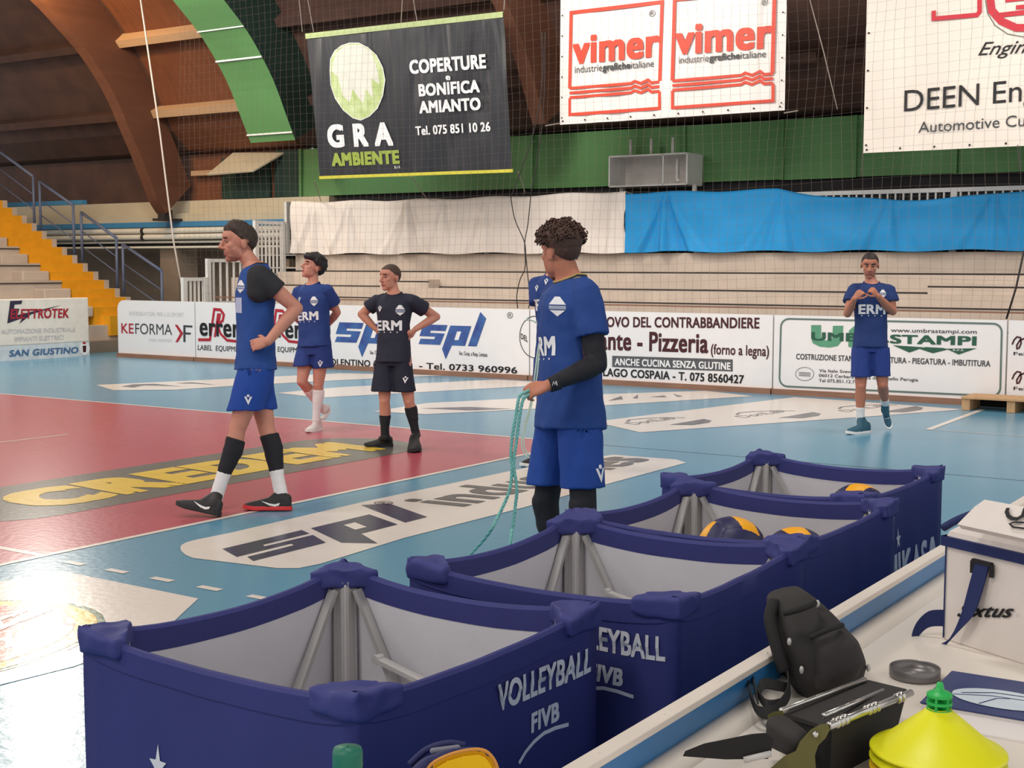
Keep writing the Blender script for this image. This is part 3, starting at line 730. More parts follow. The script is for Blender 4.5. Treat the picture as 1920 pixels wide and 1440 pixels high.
for ox, oy, sx in ((325, 497, 1.0), (903, 455, 1.12)):
    for k in range(3):
        pts = [(0, 0+26*k), (345*sx, -28*sx+26*k), (365*sx, -40*sx+26*k), (400*sx, -28*sx+26*k), (440*sx, -48*sx+26*k), (460*sx, -32*sx+26*k), (505*sx, -36*sx+26*k)]
        strippx('mark', VP, [zv(ox+x, oy+y) for x, y in pts], .04, I_vred, t)
    b0 = [(0, 55), (0, 148*(1 if sx == 1 else 1.02)), (505*sx, 112), (505*sx, 18)]
    strippx('mark', VP, [zv(ox+x, oy+y) for x, y in b0], .045, I_vred, t)
letpx('lettering', 'vimer', VP, 1074, 121, 1238, 83, I_vred, t, yb1=106, bold=.037, cap='x', off=.006)
letpx('lettering', 'vimer', VP, 1266, 103, 1450, 63, I_vred, t, yb1=90, bold=.037, cap='x', off=.006)
for x0, yb, x1, yt, yb1 in ((1078, 137, 1226, 123, 125), (1273, 119, 1436, 105, 107)):
    f = (x1-x0)/148
    for s, xa, xb, bo in (('industrie', 0, 51, .0), ('grafiche', 52, 104, .04), ('italiane', 105, 148, 0)):
        yl = yb+(yb1-yb)*xa/148; yr = yb+(yb1-yb)*xb/148
        letpx('lettering', s, VP, x0+xa*f, yl, x0+xb*f, yl-13, I_dark, t, yb1=yr, bold=bo)
letpx('lettering', '®', VP, 1217, 32, 1229, 20, I_dark, t, cap='box'); letpx('lettering', '®', VP, 1428, 11, 1440, -1, I_dark, t, cap='box')
cord(t, [VP.at(c0[0], zt, 0), VP.at(c0[0]-.1, zt+1.6, 0)]); cord(t, [VP.at(c1[0], zt, 0), VP.at(c1[0]+.1, zt+1.6, 0)])
cord(t, [VP.at(c0[0], c0[1]+.02), VP.at(c0[0]-.25, c0[1]+.0)]); cord(t, [VP.at(c1[0], c1[1]), VP.at(c1[0]+.2, c1[1]+.02)])
# large white banner at the right
t = thing('hanging_banner', H(1780, 150, 0, 6.7), 'large white hanging banner cut by the right edge, with black and red print', 'banner')
DP = Plane(H(1780, 150, 0, 6.7), (0, -1, 0), (0, 0, 1))
c0 = DP.ab(1618, 287); zt = c0[1]+2.9; a1 = c0[0]+5.2
mw2 = banner_mat('banner_cream', (228, 216, 204), .45, .2)
bm = sheet(DP, c0[0], a1, c0[1], zt, 40, 24, lambda u, v: -.012+.008*sin(u*25))
obj('sheet', bm, mw2, t, True)
bm = BM()
for k in range(12): ell(bm, DP.at(c0[0]+.05+.44*k, c0[1]+.04, .004), Matrix(), (.006, .014, .014), 8)
for k in range(6): ell(bm, DP.at(c0[0]+.04, c0[1]+.1+.48*k, .004), Matrix(), (.006, .014, .014), 8)
obj('eyelets', bm, M_joint, t)
letpx('lettering', 'DEEN Engineering', DP, 1695, 209, 2160, 170, I_black, t, yb1=168, bold=.000)
letpx('lettering', 'Automotive Customer Service', DP, 1722, 249, 2135, 229, I_dark, t, yb1=222, bold=.000)
letpx('lettering', 'Engineering', DP, 1834, 104, 2040, 80, I_black, t, yb1=92, shear=.45, bold=-.004)
I_crim = mat('ink_crimson', (196, 44, 58), rough=.5)
strippx('mark', DP, [(1751, 20), (1751, 35), (1832, 28), (1837, 22), (1837, -20)], .055, I_crim, t)
strippx('mark', DP, [(1854, -20), (1860, 20), (1878, 40), (1905, 52), (1935, 52), (1960, 40), (1970, 20)], .09, I_crim, t)
strippx('mark', DP, [(1862, 30), (1930, 22)], .06, I_crim, t); strippx('mark', DP, [(1885, 0), (1960, -8)], .06, I_crim, t); strippx('mark', DP, [(1905, 14), (1960, 8)], .05, I_crim, t)
strippx('mark', DP, [(1848, 0), (1852, 25), (1866, 48), (1890, 64), (1920, 69), (1960, 62)], .008, I_dark, t)
cord(t, [DP.at(c0[0], c0[1], 0), H(1615, 330, 0, 8.4)]); cord(t, [H(1908, 272, 0, 6.7), H(1912, 320, 0, 8.4)])

# ------------------------------------------------------------------ white and blue cloth over the railing
CX = 8.47
CP = Plane((CX, 0, 0), (0, -1, 0), (0, 0, 1))
def drape(y0, y1, zb, ztop, nu, gathers, sag, seed):
    """hanging cloth: folds fan out below the gathers; sag(u) lowers the top edge"""
    def f(u, v):
        w = .012*sin(u*14+seed)
        for g, k in gathers:
            du = (u-g)*(y0-y1); s = .12+.75*(1-v)**1.4; x = du/s
            if abs(x) < 1: w += .085*k*(cos(x*9.5)+.45*cos(x*23+g*9))*(1-abs(x))*(1-.2*v)
        return w+.045*noise.noise(V((u*11+seed, v*2.2, seed)))+.02*noise.noise(V((u*34+seed, v*2.5+u*6, seed+3)))
    bm = BM(); nv = 26; g = []
    for j in range(nv+1):
        row = []
        for i in range(nu+1):
            u, v = i/nu, j/nv; top = ztop(u) if callable(ztop) else ztop
            ss = sag(u)*v**1.5
            row.append(bm.verts.new(CP.at(-(y0+(y1-y0)*u), zb+.015*sin(u*30+seed)+(top-ss-zb)*v, .10+f(u, v)*(1-.75*max(0, v-.8)*5*.8)+(.0 if v < .98 else -.03))))
        g.append(row)
    # over the rail
    top = [bm.verts.new(g[-1][i].co+V((.2, 0, -.02))) for i in range(nu+1)]; g.append(top)
    back = [bm.verts.new(g[-1][i].co+V((.02, 0, -.25))) for i in range(nu+1)]; g.append(back)
    for j in range(len(g)-1):
        for i in range(nu): bm.faces.new((g[j][i], g[j][i+1], g[j+1][i+1], g[j+1][i]))
    return bm
M_wcloth = mat('cloth_white', (232, 222, 214), rough=.8, spec=.2, var=.02)
M_bcloth = mat('cloth_blue', (40, 148, 212), rough=.65, spec=.3, var=.05, vscale=1.5)
ya, yb_ = 11.33, 4.17
bm = drape(ya, yb_, 1.86, 2.84, 220, ((.385, 1), (.08, .8), (.2, .55), (.97, .5), (.62, .35), (.5, .3)), lambda u: .03*sin(u*3.1), 1.3)
tag(obj('draped_cloth', bm, M_wcloth, None, True), 'white cloth draped over the railing above the pale tiers', 'cloth')
bm = drape(yb_, -3.0, 1.87, 2.81, 220, ((.1, 1), (.37, .4), (.98, .8), (.6, .3), (.8, .3)), lambda u: .20*max(0, 1-((u-.66)/.30)**2)+.02*sin(u*3), 4.1)
tag(obj('draped_cloth', bm, M_bcloth, None, True), 'bright blue cloth draped over the railing, sagging to show white balusters', 'cloth')
bm = drape(-3.06, -8, 1.87, 2.83, 120, ((.03, .8), (.5, .6)), lambda u: .03, 2.2)
tag(obj('draped_cloth', bm, M_bcloth, None, True), 'bright blue cloth at the right edge, beyond the dark slit', 'cloth')

# ------------------------------------------------------------------ open white box on three pipes
t = thing('box_frame', (9.1, 4.3, 3.0), 'open white sheet box hung on pipes in front of the green panels', 'box frame')
p0 = H(1142, 350, 0, 8.75); p1 = H(1288, 287, 0, 8.75)
yL, yR, zB, zT = p0.y, p1.y, p0.z, p1.z
xF, xK = 8.75, 9.3
for nm, c, s in (('top_sheet', ((xF+xK)/2, (yL+yR)/2, zT), (xK-xF, yL-yR, .025)), ('bottom_sheet', ((xF+xK)/2, (yL+yR)/2, zB), (xK-xF, yL-yR, .025)),
                 ('side_sheet', ((xF+xK)/2, yL, (zB+zT)/2), (xK-xF, .025, zT-zB)), ('side_sheet', ((xF+xK)/2, yR, (zB+zT)/2), (xK-xF, .025, zT-zB)),
                 ('back_sheet', (xK, (yL+yR)/2, (zB+zT)/2), (.02, yL-yR, zT-zB))):
    bm = BM(); box(bm, c, s); obj(nm, bm, M_steelw if nm != 'back_sheet' else mat('grey_sheet', (206, 200, 194), rough=.6), t)
bm = BM(); box(bm, (xF+.01, yR+.42, (zB+zT)/2), (.02, .02, zT-zB)); obj('divider', bm, M_steelw, t)
bm = BM(); tube(bm, [(xF+.2, yR+.26, zB+.42), (xF+.2, yR+.26, zB+.1), (xF+.1, yR+.2, zB+.06)], .03, 8); obj('bracket', bm, M_steelw, t, True)
for y in (yL-.18, yL-.56, yL-.95):
    bm = BM(); tube(bm, [(9.15, y, zT), (9.15, y, zT+.3)], .025, 8); obj('hanger_pipe', bm, M_steelw, t, True)
for y in (yL-.1, yR-.02):
    bm = BM(); box(bm, (9.0, y, zB-.2), (.05, .06, .4)); obj('leg', bm, M_steelw, t)

# ------------------------------------------------------------------ ball stop net and its cords
bm = BM(); NX = 6.15; random.seed(3)
def nslack(y, z): return .05*sin(y*.9+z*.4)+.03*sin(z*1.7+y*.5)
yN0, yN1 = 11.9, -6.2
def nrm(y, z): return V((NX+nslack(y, z), y+.03*sin(z*2.3+y*3), z))
def strand(pts, r):
    tube(bm, pts, r, 3, cap=False)
k = 0; y = yN0
while y > yN1:
    strand([nrm(y, z) for z in [1.0+.5*j for j in range(13)]], .0015); y -= .13; k += 1
z = 1.1
while z < 7.0:
    strand([nrm(yy, z+.03*sin(yy*1.1+z)-.04*sin(yy*.35)) for yy in [yN0-.6*j for j in range(31)]], .001); z += .125
nt_ = tag(obj('safety_net', bm, M_net), 'fine mesh ball stop net hanging in front of the tiers and banners', 'net')
bm = BM(); tube(bm, [H(345, 560, 0, 6.1), H(325, 450, 0, 6.1), H(300, 250, 0, 6.1), H(261, -20, 0, 6.1)], .016, 6)
tag(obj('net_rope', bm, mat('rope_pale', (196, 180, 168), rough=.9), None, True), 'long pale rope running from the roof to the board at the left, before the arch', 'rope')
bm = BM(); pt = lambda x, y: H(x, y, 0, 6.0)
for L in ([(958, 370), (965, 410), (983, 453), (986, 480), (990, 520), (994, 560), (991, 578)], [(995, 368), (990, 420), (984, 455), (985, 500), (975, 525), (969, 555), (971, 578)], [(958, 370), (1000, 250), (1018, 140), (1016, 60)], [(995, 368), (1018, 220), (1022, 60)]):
    tube(bm, catmull([pt(*q) for q in L], 4), .008, 5)
tag(obj('slack_cord', bm, M_joint, None, True), 'thin dark knotted cords hanging before the white cloth, left of the curly haired player', 'cord')
bm = BM(); tube(bm, [H(1516, -10, 0, 6.3), H(1545, 100, 0, 6.3), H(1570, 205, 0, 6.3)], .007, 5)
tag(obj('slack_cord', bm, M_rope, None, True), 'slack slanting cord between the twin banner and the large white banner', 'cord')
bm = BM(); tube(bm, [H(1920, 470, 0, 6.0), H(1905, 540, 0, 6.0), H(1887, 598, 0, 6.0)], .012, 6)
tag(obj('slack_cord', bm, M_joint, None, True), 'dark cord slanting down to the board at the right edge', 'cord')

# ------------------------------------------------------------------ low wooden pallet
t = thing('wooden_pallet', (5.2, -2.6, 0), 'low wooden pallet block at the foot of the boards, right edge', 'pallet')
M_pal = mat('pallet_wood', (186, 148, 108), rough=.8, var=.12, vscale=5, stretch=(2, 8, 2))
xf = 4.95; yy0 = H(1824, 765, 2, 0).y
for k in range(4):
    bm = BM(); box(bm, (xf+.06+.14*k, yy0-.5, .145), (.12, 1.1, .022)); obj('deck_board', bm, M_pal, t)
for y in (yy0-.0, yy0-.5, yy0-1.0):
    bm = BM(); box(bm, (xf+.27, y, .068), (.5, .09, .13)); obj('block', bm, M_pal, t)
bm = BM(); box(bm, (xf+.5, yy0-.5, .068), (.02, 1.0, .12)); obj('back_board', bm, M_dark, t)
# ------------------------------------------------------------------ ball carts
def fabric(name, rgb, rough=.75, bump=.25, bscale=260, var=.05, **k): return mat(name, rgb, rough=rough, spec=.25, var=var, bump=bump, bscale=bscale, bdist=.002, **k)
M_navy = fabric('cart_navy', (54, 57, 116), rough=.6)
M_navy2 = fabric('cart_cap_navy', (58, 62, 122), rough=.6)
M_lining = fabric('cart_lining', (206, 204, 210), rough=.7)
M_alu = mat('aluminium', (186, 184, 182), rough=.35, metal=.35, var=.04)
M_alug = mat('aluminium_dull', (190, 187, 186), rough=.5, metal=.1, var=.04)
M_rub = mat('rubber_black', (30, 30, 32), rough=.7)
HX, HY, ZT, ZB = .374, .355, .925, .44
def side_pts(n=18):
    """perimeter points with (side, t)"""
    c = [(-HX, -HY), (HX, -HY), (HX, HY), (-HX, HY)]
    for s in range(4):
        (x0, y0), (x1, y1) = c[s], c[(s+1) % 4]
        for k in range(n):
            t = k/n; yield s, t, x0+(x1-x0)*t, y0+(y1-y0)*t, (y1-y0, x0-x1)
def canvas_point(s, t, x, y, nrm, v, seed, off):
    """v=0 foot, 1 top edge; off = distance outward"""
    q = 4*t*(1-t); n = V((nrm[0], nrm[1], 0)).normalized()
    bow = -.024*q*(v**1.3)
    fold = .007*noise.noise(V((s*3.1+t*7, v*1.2, seed)))*(1-.6*v)+.005*noise.noise(V((s*5.7+t*19, v*.8, seed+4)))*(1-v)
    top = ZT-.027*(q**.85)+.012*math.exp(-min(t, 1-t)*14)
    z = ZB+(top-ZB)*v
    return V((x, y, z))+n*(bow+fold+off)
def make_cart(seed, DD, face_text, face_side, label, loc, rot, logo_side=None):
    r = thing('ball_cart', (0, 0, 0), label, 'ball cart', 'navy canvas ball carts beside the table')
    P = list(side_pts())
    def shell(nm, offs_v, m, closed=False):
        bm = BM(); rings = [[canvas_point(s, t, x, y, nr, v, seed, o)+V((0, 0, dz)) for s, t, x, y, nr in P] for v, o, dz in offs_v]
        ringloft(bm, rings, cap=False)
        if closed:
            bm.verts.ensure_lookup_table(); n = len(P); bm.faces.new([bm.verts[i] for i in range(len(bm.verts)-n, len(bm.verts))])
        return obj(nm, bm, m, r, True)
    shell('outer_canvas', [(0, .004, 0), (.15, .004, 0), (.3, .004, 0), (.45, .004, 0), (.6, .004, 0), (.75, .004, 0), (.905, .004, 0)], M_navy)
    hem_ = shell('top_hem', [(.898, .0045, 0), (.90, .0075, 0), (.99, .0075, 0), (1.0, .003, .002), (1.0, -.006, .002), (.99, -.0125, 0), (.89, -.0135, 0), (.888, -.011, 0)], M_navy)
    hem_.data.set_sharp_from_angle(angle=radians(32))
    shell('lining', [(.895, -.012, 0), (.6, -.010, 0), (.3, -.008, 0), (.05, -.006, 0)], M_lining, True)
    for k, (sx, sy) in enumerate(((-1, -1), (1, -1), (1, 1), (-1, 1))):
        # cloth cap folded over the post
        bm = BM(); o_ = .0105
        pl = [(-o_, -o_), (.108, -o_), (.108, .018), (.09, .032), (.032, .09), (.018, .108), (-o_, .108)]
        cap_pt = lambda a, b, z: V((sx*(HX-a), sy*(HY-b), z))
        lo = [cap_pt(a, b, ZT-.042) for a, b in pl]; hi = [cap_pt(a, b, ZT+.014-.30*max(0, max(a, b)-.065)) for a, b in pl]
        ringloft(bm, [lo, hi])
        me = remesh(bm, .007, 3)
        for v in me.vertices: v.co += V((noise.noise(v.co*30+V((seed, k, 0))), noise.noise(v.co*30+V((9, seed, k))), noise.noise(v.co*26+V((k, 3, seed)))))*.005
        link_mesh('corner_cap', me, M_navy2, r, True)
        bm = BM(); px, py = sx*(HX-.042), sy*(HY-.042)
        box(bm, (px, py, .50), (.042, .042, .79), None, .004)
        for d in (-.012, .012): box(bm, (px-sx*.0215, py+d, .6), (.004, .005, .6)); box(bm, (px+d, py-sy*.0215, .6), (.005, .004, .6))
        obj('corner_post', bm, M_alug, r)
        bm = BM(); tube(bm, [(px, py, .13), (px, py, .09)], .012, 8); box(bm, (px, py, .085), (.03, .045, .04)); cst = obj('caster', bm, M_alug, r)
        bm = BM(); tube(bm, [(px-.011, py, .042), (px+.011, py, .042)], .042, 18); obj('wheel', bm, M_rub, cst, False)
    top, bot, ins = ZT-.045, .47, .036
    for ax in (0, 1):
        for s in (-1, 1):
            for e in (-1, 1):
                if ax == 0: A = V((e*(HX-.075), s*(HY-ins), top)); B = V((e*.05, s*(HY-ins-.008*e), bot))
                else: A = V((s*(HX-ins), e*(HY-.075), top)); B = V((s*(HX-ins-.008*e), e*.05, bot))
                bm = BM(); bar(bm, A, B, .012, .022, (1, 0, 0) if ax else (0, 1, 0)); obj('strut', bm, M_alu, r)
            if ax == 1:
                X = s*(HX-ins-.022)
                p = lambda e, f: V((X, e*(HY-.075), top)).lerp(V((X, e*.05, bot)), f)
                J = V((X-s*.01, .02, .70)); m1, m2 = p(1, .36), p(-1, .36)
                for m in (m1, m2):
                    bm = BM(); bar(bm, m, J, .010, .026, (1, 0, 0))
                    for q in (m, J): tube(bm, [q-V((.012, 0, 0)), q+V((.012, 0, 0))], .011, 10)
                    obj('scissor_link', bm, M_alug, r)
    for ax in (0, 1):
        for s in (-1, 1):
            bm = BM()
            if ax == 0: box(bm, (0, s*(HY-.042), .16), (2*HX-.12, .03, .03))
            else: box(bm, (s*(HX-.042), 0, .16), (.03, 2*HY-.12, .03))
            obj('base_bar', bm, M_alug, r)
    # print on two sides
    def side_plane(s):
        c = [(-HX, -HY), (HX, -HY), (HX, HY), (-HX, HY)]
        a, b = V((*c[s], 0)), V((*c[(s+1) % 4], 0)); return Plane(a, b-a, (0, 0, 1)), (b-a).length
    def conform(s):
        Pn, L = side_plane(s)
        c = [(-HX, -HY), (HX, -HY), (HX, HY), (-HX, HY)]
        def f(me):
            bm = BM(); bm.from_mesh(me); bmesh.ops.triangulate(bm, faces=bm.faces)
            for _ in range(3):
                le = [e for e in bm.edges if e.calc_length() > .025]
                if not le: break
                bmesh.ops.subdivide_edges(bm, edges=le, cuts=1); bmesh.ops.triangulate(bm, faces=bm.faces)
            for v in bm.verts:
                t = max(.01, min(.99, (v.co-Pn.o).dot(Pn.r)/L)); z = v.co.z
                q = 4*t*(1-t); tp = ZT-.027*q**.85
                x = c[s][0]+(c[(s+1) % 4][0]-c[s][0])*t; y = c[s][1]+(c[(s+1) % 4][1]-c[s][1])*t
                n = (c[(s+1) % 4][1]-c[s][1], c[s][0]-c[(s+1) % 4][0])
                v.co = canvas_point(s, t, x, y, n, max(0, (z-ZB)/(tp-ZB)), seed, .0058 if z < ZT-.11 else .0095)
            bm.to_mesh(me); bm.free()
        return f
    def star(Pn, a, b, rr):
        return [Pn.at(a+rr*(1 if k % 2 == 0 else .42)*sin(k*pi/5)*(.72 if k else .8), b+rr*(1.25 if k == 0 else 1)*(1 if k % 2 == 0 else .42)*cos(k*pi/5), 0) for k in range(10)]
    M_pr = mat('print_white', (220, 220, 226), rough=.6)
    def brand(s, kind):
        Pn, L = side_plane(s); f = conform(s)
        if kind == 'federation':
            lettering('lettering', 'VOLLEYBALL', Pn, L*.55, L*.968, .788, .842, M_pr, r, bold=.031, bend=f)
            lettering('lettering', 'FIVB', Pn, L*.69, L*.82, .718, .757, M_pr, r, bold=.043, shear=.1, bend=f)
            bm = BM(); strip_ab(bm, Pn, [(L*.63, .672), (L*.66, .687), (L*.70, .699), (L*.75, .706), (L*.80, .706), (L*.86, .701)], .008, 0)
            me = bpy.data.meshes.new('m'); bm.to_mesh(me); bm.free(); f(me); link_mesh('underline', me, M_pr, r)
        else:
            lettering('lettering', 'MIKASA', Pn, L*(.11+DD[1]), L*(.80+DD[1]*.78), .545+DD[0], .655+DD[0], M_pr, r, bold=.037, bend=f)
            bm = BM(); bm.faces.new([bm.verts.new(q) for q in star(Pn, L*(.285+DD[1]*.9), .698+DD[0], .034)])
            me = bpy.data.meshes.new('m'); bm.to_mesh(me); bm.free(); f(me); link_mesh('star', me, M_pr, r)
    for s, kd in face_text: brand(s, kd)
    r.location = loc; r.rotation_euler = (0, 0, rot)
    return r
def place_cart(B, R):
    b, q = H(*B, 2, ZT), H(*R, 2, ZT); e = (b-q); e.z = 0; e.normalize(); x = V((e.y, -e.x, 0))
    m = (b+q)/2; c = m-x*HX; return V((c.x, c.y, 0)), math.atan2(x.y, x.x)
carts = []
for sd, x, y, a, ft, lb in ((1, -8.752, -4.588, -.03, ((0, 'federation'), (3, 'maker')), 'nearest navy ball cart, empty, behind the green bottle cap'),
                     (2, -7.888, -4.720, .006, ((3, 'federation'),), 'second navy ball cart, empty, between the nearest cart and the one with two balls'),
                     (3, -7.122, -4.708, -.015, ((2, 'federation'),), 'third navy ball cart, holding two yellow and navy balls'),
                     (4, -6.352, -4.622, -.043, ((0, 'maker'), (3, 'federation')), 'farthest navy ball cart, with one ball showing')):
    carts.append(make_cart(sd, (.035, .20) if sd == 4 else (0, 0), ft, 0, lb, V((x, y, 0)), a))
# ------------------------------------------------------------------ volleyballs
M_by = mat('ball_yellow', (240, 168, 20), rough=.45, bump=.2, bscale=300, bdist=.001)
M_bb = mat('ball_navy', (36, 38, 78), rough=.45, bump=.2, bscale=300, bdist=.001)
def ball_mesh():
    bm = BM(); bmesh.ops.create_icosphere(bm, subdivisions=6, radius=.105)
    for f in bm.faces:
        c = f.calc_center_median().normalized(); ax = max(range(3), key=lambda i: abs(c[i]))
        a, b = c[(ax+1) % 3], c[(ax+2) % 3]; s = 1 if c[ax] > 0 else -1
        k = a*s+.35*b*b-.12; f.material_index = 1 if (k > .18 or k < -.42) else 0; f.smooth = True
    for v in bm.verts:
        c = v.co.normalized(); d = sorted(abs(q) for q in c)
        if abs(d[2]-d[1]) < .035: v.co *= .985
    me = bpy.data.meshes.new('ball'); bm.to_mesh(me); bm.free(); me.materials.append(M_by); me.materials.append(M_bb); return me
BALL = ball_mesh()
def ball(p, rot, label):
    o = bpy.data.objects.new('volleyball', BALL); COL.objects.link(o); o.location = p; o.rotation_euler = rot
    return tag(o, label, 'ball', 'volleyballs in the carts')
def project_y(p):
    v = p-CAM; return 720-FPX*v.dot(UP)/v.dot(FW)
for px, py, ty, ci, rot, lb in ((1372, 1031, 970, 2, (.12, -.3, 2.3), 'larger looking yellow and navy volleyball, left one in the third cart'),
                       (1520, 1048, 989, 2, (.15, .1, 2.2), 'yellow and navy volleyball, right one in the third cart'),
                       (1652, 968, 908, 3, (.1, -.1, 1.2), 'yellow and navy volleyball peeking over the farthest cart')):
    ct = carts[ci]; Rz = Matrix.Rotation(ct.rotation_euler.z, 3, 'Z'); p = H(px, py, 2, .80)
    q = Rz.transposed() @ (p-ct.location); q.x = max(-HX+.16, min(HX-.16, q.x)); q.y = max(-HY+.16, min(HY-.16, q.y))
    p = Rz @ q+ct.location; p.z = .7
    while project_y(p+V((0, 0, .105))) > ty and p.z < .9: p.z += .002
    ball(p, rot, lb)
    low = p.copy(); low.z = ZB+.03+.105
    if p.z-low.z > .12:          # the ball below that carries it
        dz = p.z-low.z; dh = sqrt(max(0, .2135**2-dz*dz)); low.x += dh*(-1 if px < 1400 else .9); ball(low, (rot[1], rot[0], 2), 'volleyball lying under the '+('left' if px < 1400 else 'right' if px < 1600 else 'peeking')+' one in its cart')
# ------------------------------------------------------------------ scorer's table
TZ = .88; YT = -5.47
M_tab = mat('table_white', (226, 218, 208), rough=.35, spec=.5, var=.02, vscale=2)
M_rail = mat('rail_white', (222, 212, 202), rough=.4)
M_bluep = mat('panel_blue', (44, 112, 168), rough=.35, var=.08, vscale=3)
t = thing('scorer_table', (-8.5, -5.8, 0), 'long white scorer table with a blue upstand and a white rail along its front', 'table')
bm = BM(); box(bm, (-8.3, -5.835, TZ-.02), (6.0, .74, .04), None, .004); obj('tabletop', bm, M_tab, t)
bm = BM(); box(bm, (-8.3, -5.425, .948), (6.0, .03, .012), None, .002)
for k in range(30): tube(bm, [(-11.2+.2*k, -5.425, .953), (-11.2+.2*k, -5.425, .9555)], .003, 6)
obj('top_rail', bm, M_rail, t)
bm = BM(); box(bm, (-8.3, -5.425, .50), (6.0, .024, .884)); obj('front_panel', bm, M_bluep, t)
bm = BM(); extr = [(-5.437, .892), (-5.437, .903), (-5.446, .9005), (-5.462, .8895), (-5.475, .8805), (-5.475, .879)]
A = [bm.verts.new((-11.3, y, z)) for y, z in extr]; B_ = [bm.verts.new((-5.3, y, z)) for y, z in extr]
for i in range(len(extr)-1): bm.faces.new((A[i], A[i+1], B_[i+1], B_[i]))
obj('cove', bm, M_tab, t, True)
for x in (-11.1, -8.3, -5.5):
    for y in (-5.55, -6.12):
        bm = BM(); box(bm, (x, y, .42), (.05, .05, .84)); obj('leg', bm, M_steelw, t)
def T(px, py, dz=0): return H(px, py, 2, TZ+dz)
# ---- cooler bag
A = T(1768, 1198); ed = (T(1920, 1246)-A).normalized(); nd = V((-ed.y, ed.x, 0))
if nd.dot(FW) < 0: nd = -nd
hgt = D(1763, 1010, depth_of(A)).z-TZ
wid, dep = .36, .22
t = thing('cooler_bag', A, 'white cooler bag with navy strap and zip and a black script name, on the table', 'bag')
M_bagw = mat('bag_white', (222, 212, 206), rough=.5, bump=.25, bscale=12, bdist=.01); M_bagn = fabric('bag_navy', (34, 44, 92), rough=.55)
c = A+ed*wid/2+nd*dep/2
bm = BM(); box(bm, c+V((0, 0, hgt/2)), (wid, dep, hgt), axes(ed), .003); obj('body', bm, M_bagw, t, False)
bm = BM()
ring = [c+ed*sx*wid/2+nd*sy*dep/2+V((0, 0, hgt)) for sx, sy in ((-1, -1), (1, -1), (1, 1), (-1, 1), (-1, -1))]
for i in range(4):
    d = (ring[i+1]-ring[i]).normalized(); bar(bm, ring[i]-d*.006, ring[i+1]+d*.006, .016, .020)
obj('zip_band', bm, M_bagn, t)
bm = BM(); tube(bm, [ring[i]+V((0, 0, .002)) for i in (0, 1)], .005, 6); obj('zip', bm, mat('zip_shine', (120, 124, 150), rough=.3, metal=.5), t, True)
bm = BM()
rings = []
for k, (f, z) in enumerate(((1.0, .006), (.97, .02), (.86, .035))):
    rings.append([c+ed*(sx*wid/2*f)+nd*(sy*dep/2*f)+V((0, 0, hgt+z)) for sx, sy in ((-1, -1), (1, -1), (1, 1), (-1, 1))])
ringloft(bm, rings); obj('lid', bm, M_bagw, t)
F0 = D(1795, 983, depth_of(c)-.02); Fd = ed
bm = BM(); q = [F0, F0+Fd*.34, F0+Fd*.33+V((0, 0, .052))+nd*.04, F0+Fd*.03+V((0, 0, .05))+nd*.04, F0+Fd*.015+V((0, 0, .035))+nd*.03]
va = [bm.verts.new(p) for p in q]; vb = [bm.verts.new(p+nd*.012-V((0, 0, .01))) for p in q]
bm.faces.new(va); bm.faces.new(vb[::-1])
for i in range(len(q)): bm.faces.new((va[i], va[(i+1) % 5], vb[(i+1) % 5], vb[i]))
obj('lid_flap', bm, M_bagw, t)
LPn = Plane(F0, Fd, V((0, 0, .05))+nd*.04)
strippx('mark', LPn, [(1893, 955), (1890, 962), (1893, 970), (1900, 975), (1910, 976), (1920, 970), (1925, 955)], .008, M_black, t, off=.004)
strippx('mark', LPn, [(1925, 983), (1905, 982), (1896, 985), (1902, 991), (1925, 994)], .004, M_black, t, off=.004)
pts_ = [D(1768, 990, depth_of(c)+.12), D(1795, 975, depth_of(c)+.13), D(1830, 962, depth_of(c)+.13), D(1870, 955, depth_of(c)+.12)]
bm = BM(); tube(bm, catmull(pts_, 4), .008, 6); obj('back_piping', bm, M_bagn, t, True)
BF = Plane(A-nd*.001, ed, (0, 0, 1))
if BF.n.dot(FW) > 0: BF.n = -BF.n
# script name: the word in slanted heavy lettering
letpx('lettering', 'Sixtus', BF, 1796, 1156, 1902, 1132, M_black, t, yb1=1158, bold=.022, shear=.5, off=.002)
letpx('lettering', '.it', BF, 1904, 1154, 1912, 1148, I_grey, t, shear=.3, off=.002)
bm = BM(); strip_ab(bm, BF, [(.003, .004), (.003, hgt-.01)], .004, .0015); obj('edge_piping', bm, M_bagn, t)
def webbing(nm, pts, w, side, m, par, th=.003):
    """flat band along pts; side = vectors across the band"""
    bm = BM(); P_ = catmull(pts, 6); S_ = catmull(side, 6)
    rings = []
    for p, s in zip(P_, S_):
        s = s.normalized(); i = P_.index(p); d = (P_[min(i+1, len(P_)-1)]-P_[max(i-1, 0)]).normalized(); n = d.cross(s).normalized()
        rings.append([p-s*w/2-n*th/2, p+s*w/2-n*th/2, p+s*w/2+n*th/2, p-s*w/2+n*th/2])
    ringloft(bm, rings); return obj(nm, bm, m, par)
def bf(px, py, off): return BF.at(*BF.ab(px, py), off)
webbing('strap', [bf(1847, 1052, .006), bf(1838, 1100, .012), bf(1826, 1150, .018), bf(1806, 1185, .022), bf(1782, 1212, .03), bf(1758, 1222, .05), bf(1738, 1205, .045), bf(1738, 1180, .03), bf(1748, 1160, .01), bf(1768, 1160, -.01)],
        .034, [ed, ed, ed*.9+V((0, 0, .3)), ed*.7+V((0, 0, .7)), V((0, 0, .9))+ed*.5+nd*.3, V((0, 0, .9))+nd*.6, V((0, 0, 1))+nd*.3, V((0, 0, 1)), V((0, 0, 1)), V((0, 0, 1))], M_bagn, t)
bm = BM(); b0 = BF.ab(1828, 1050); b1 = BF.ab(1863, 1082)
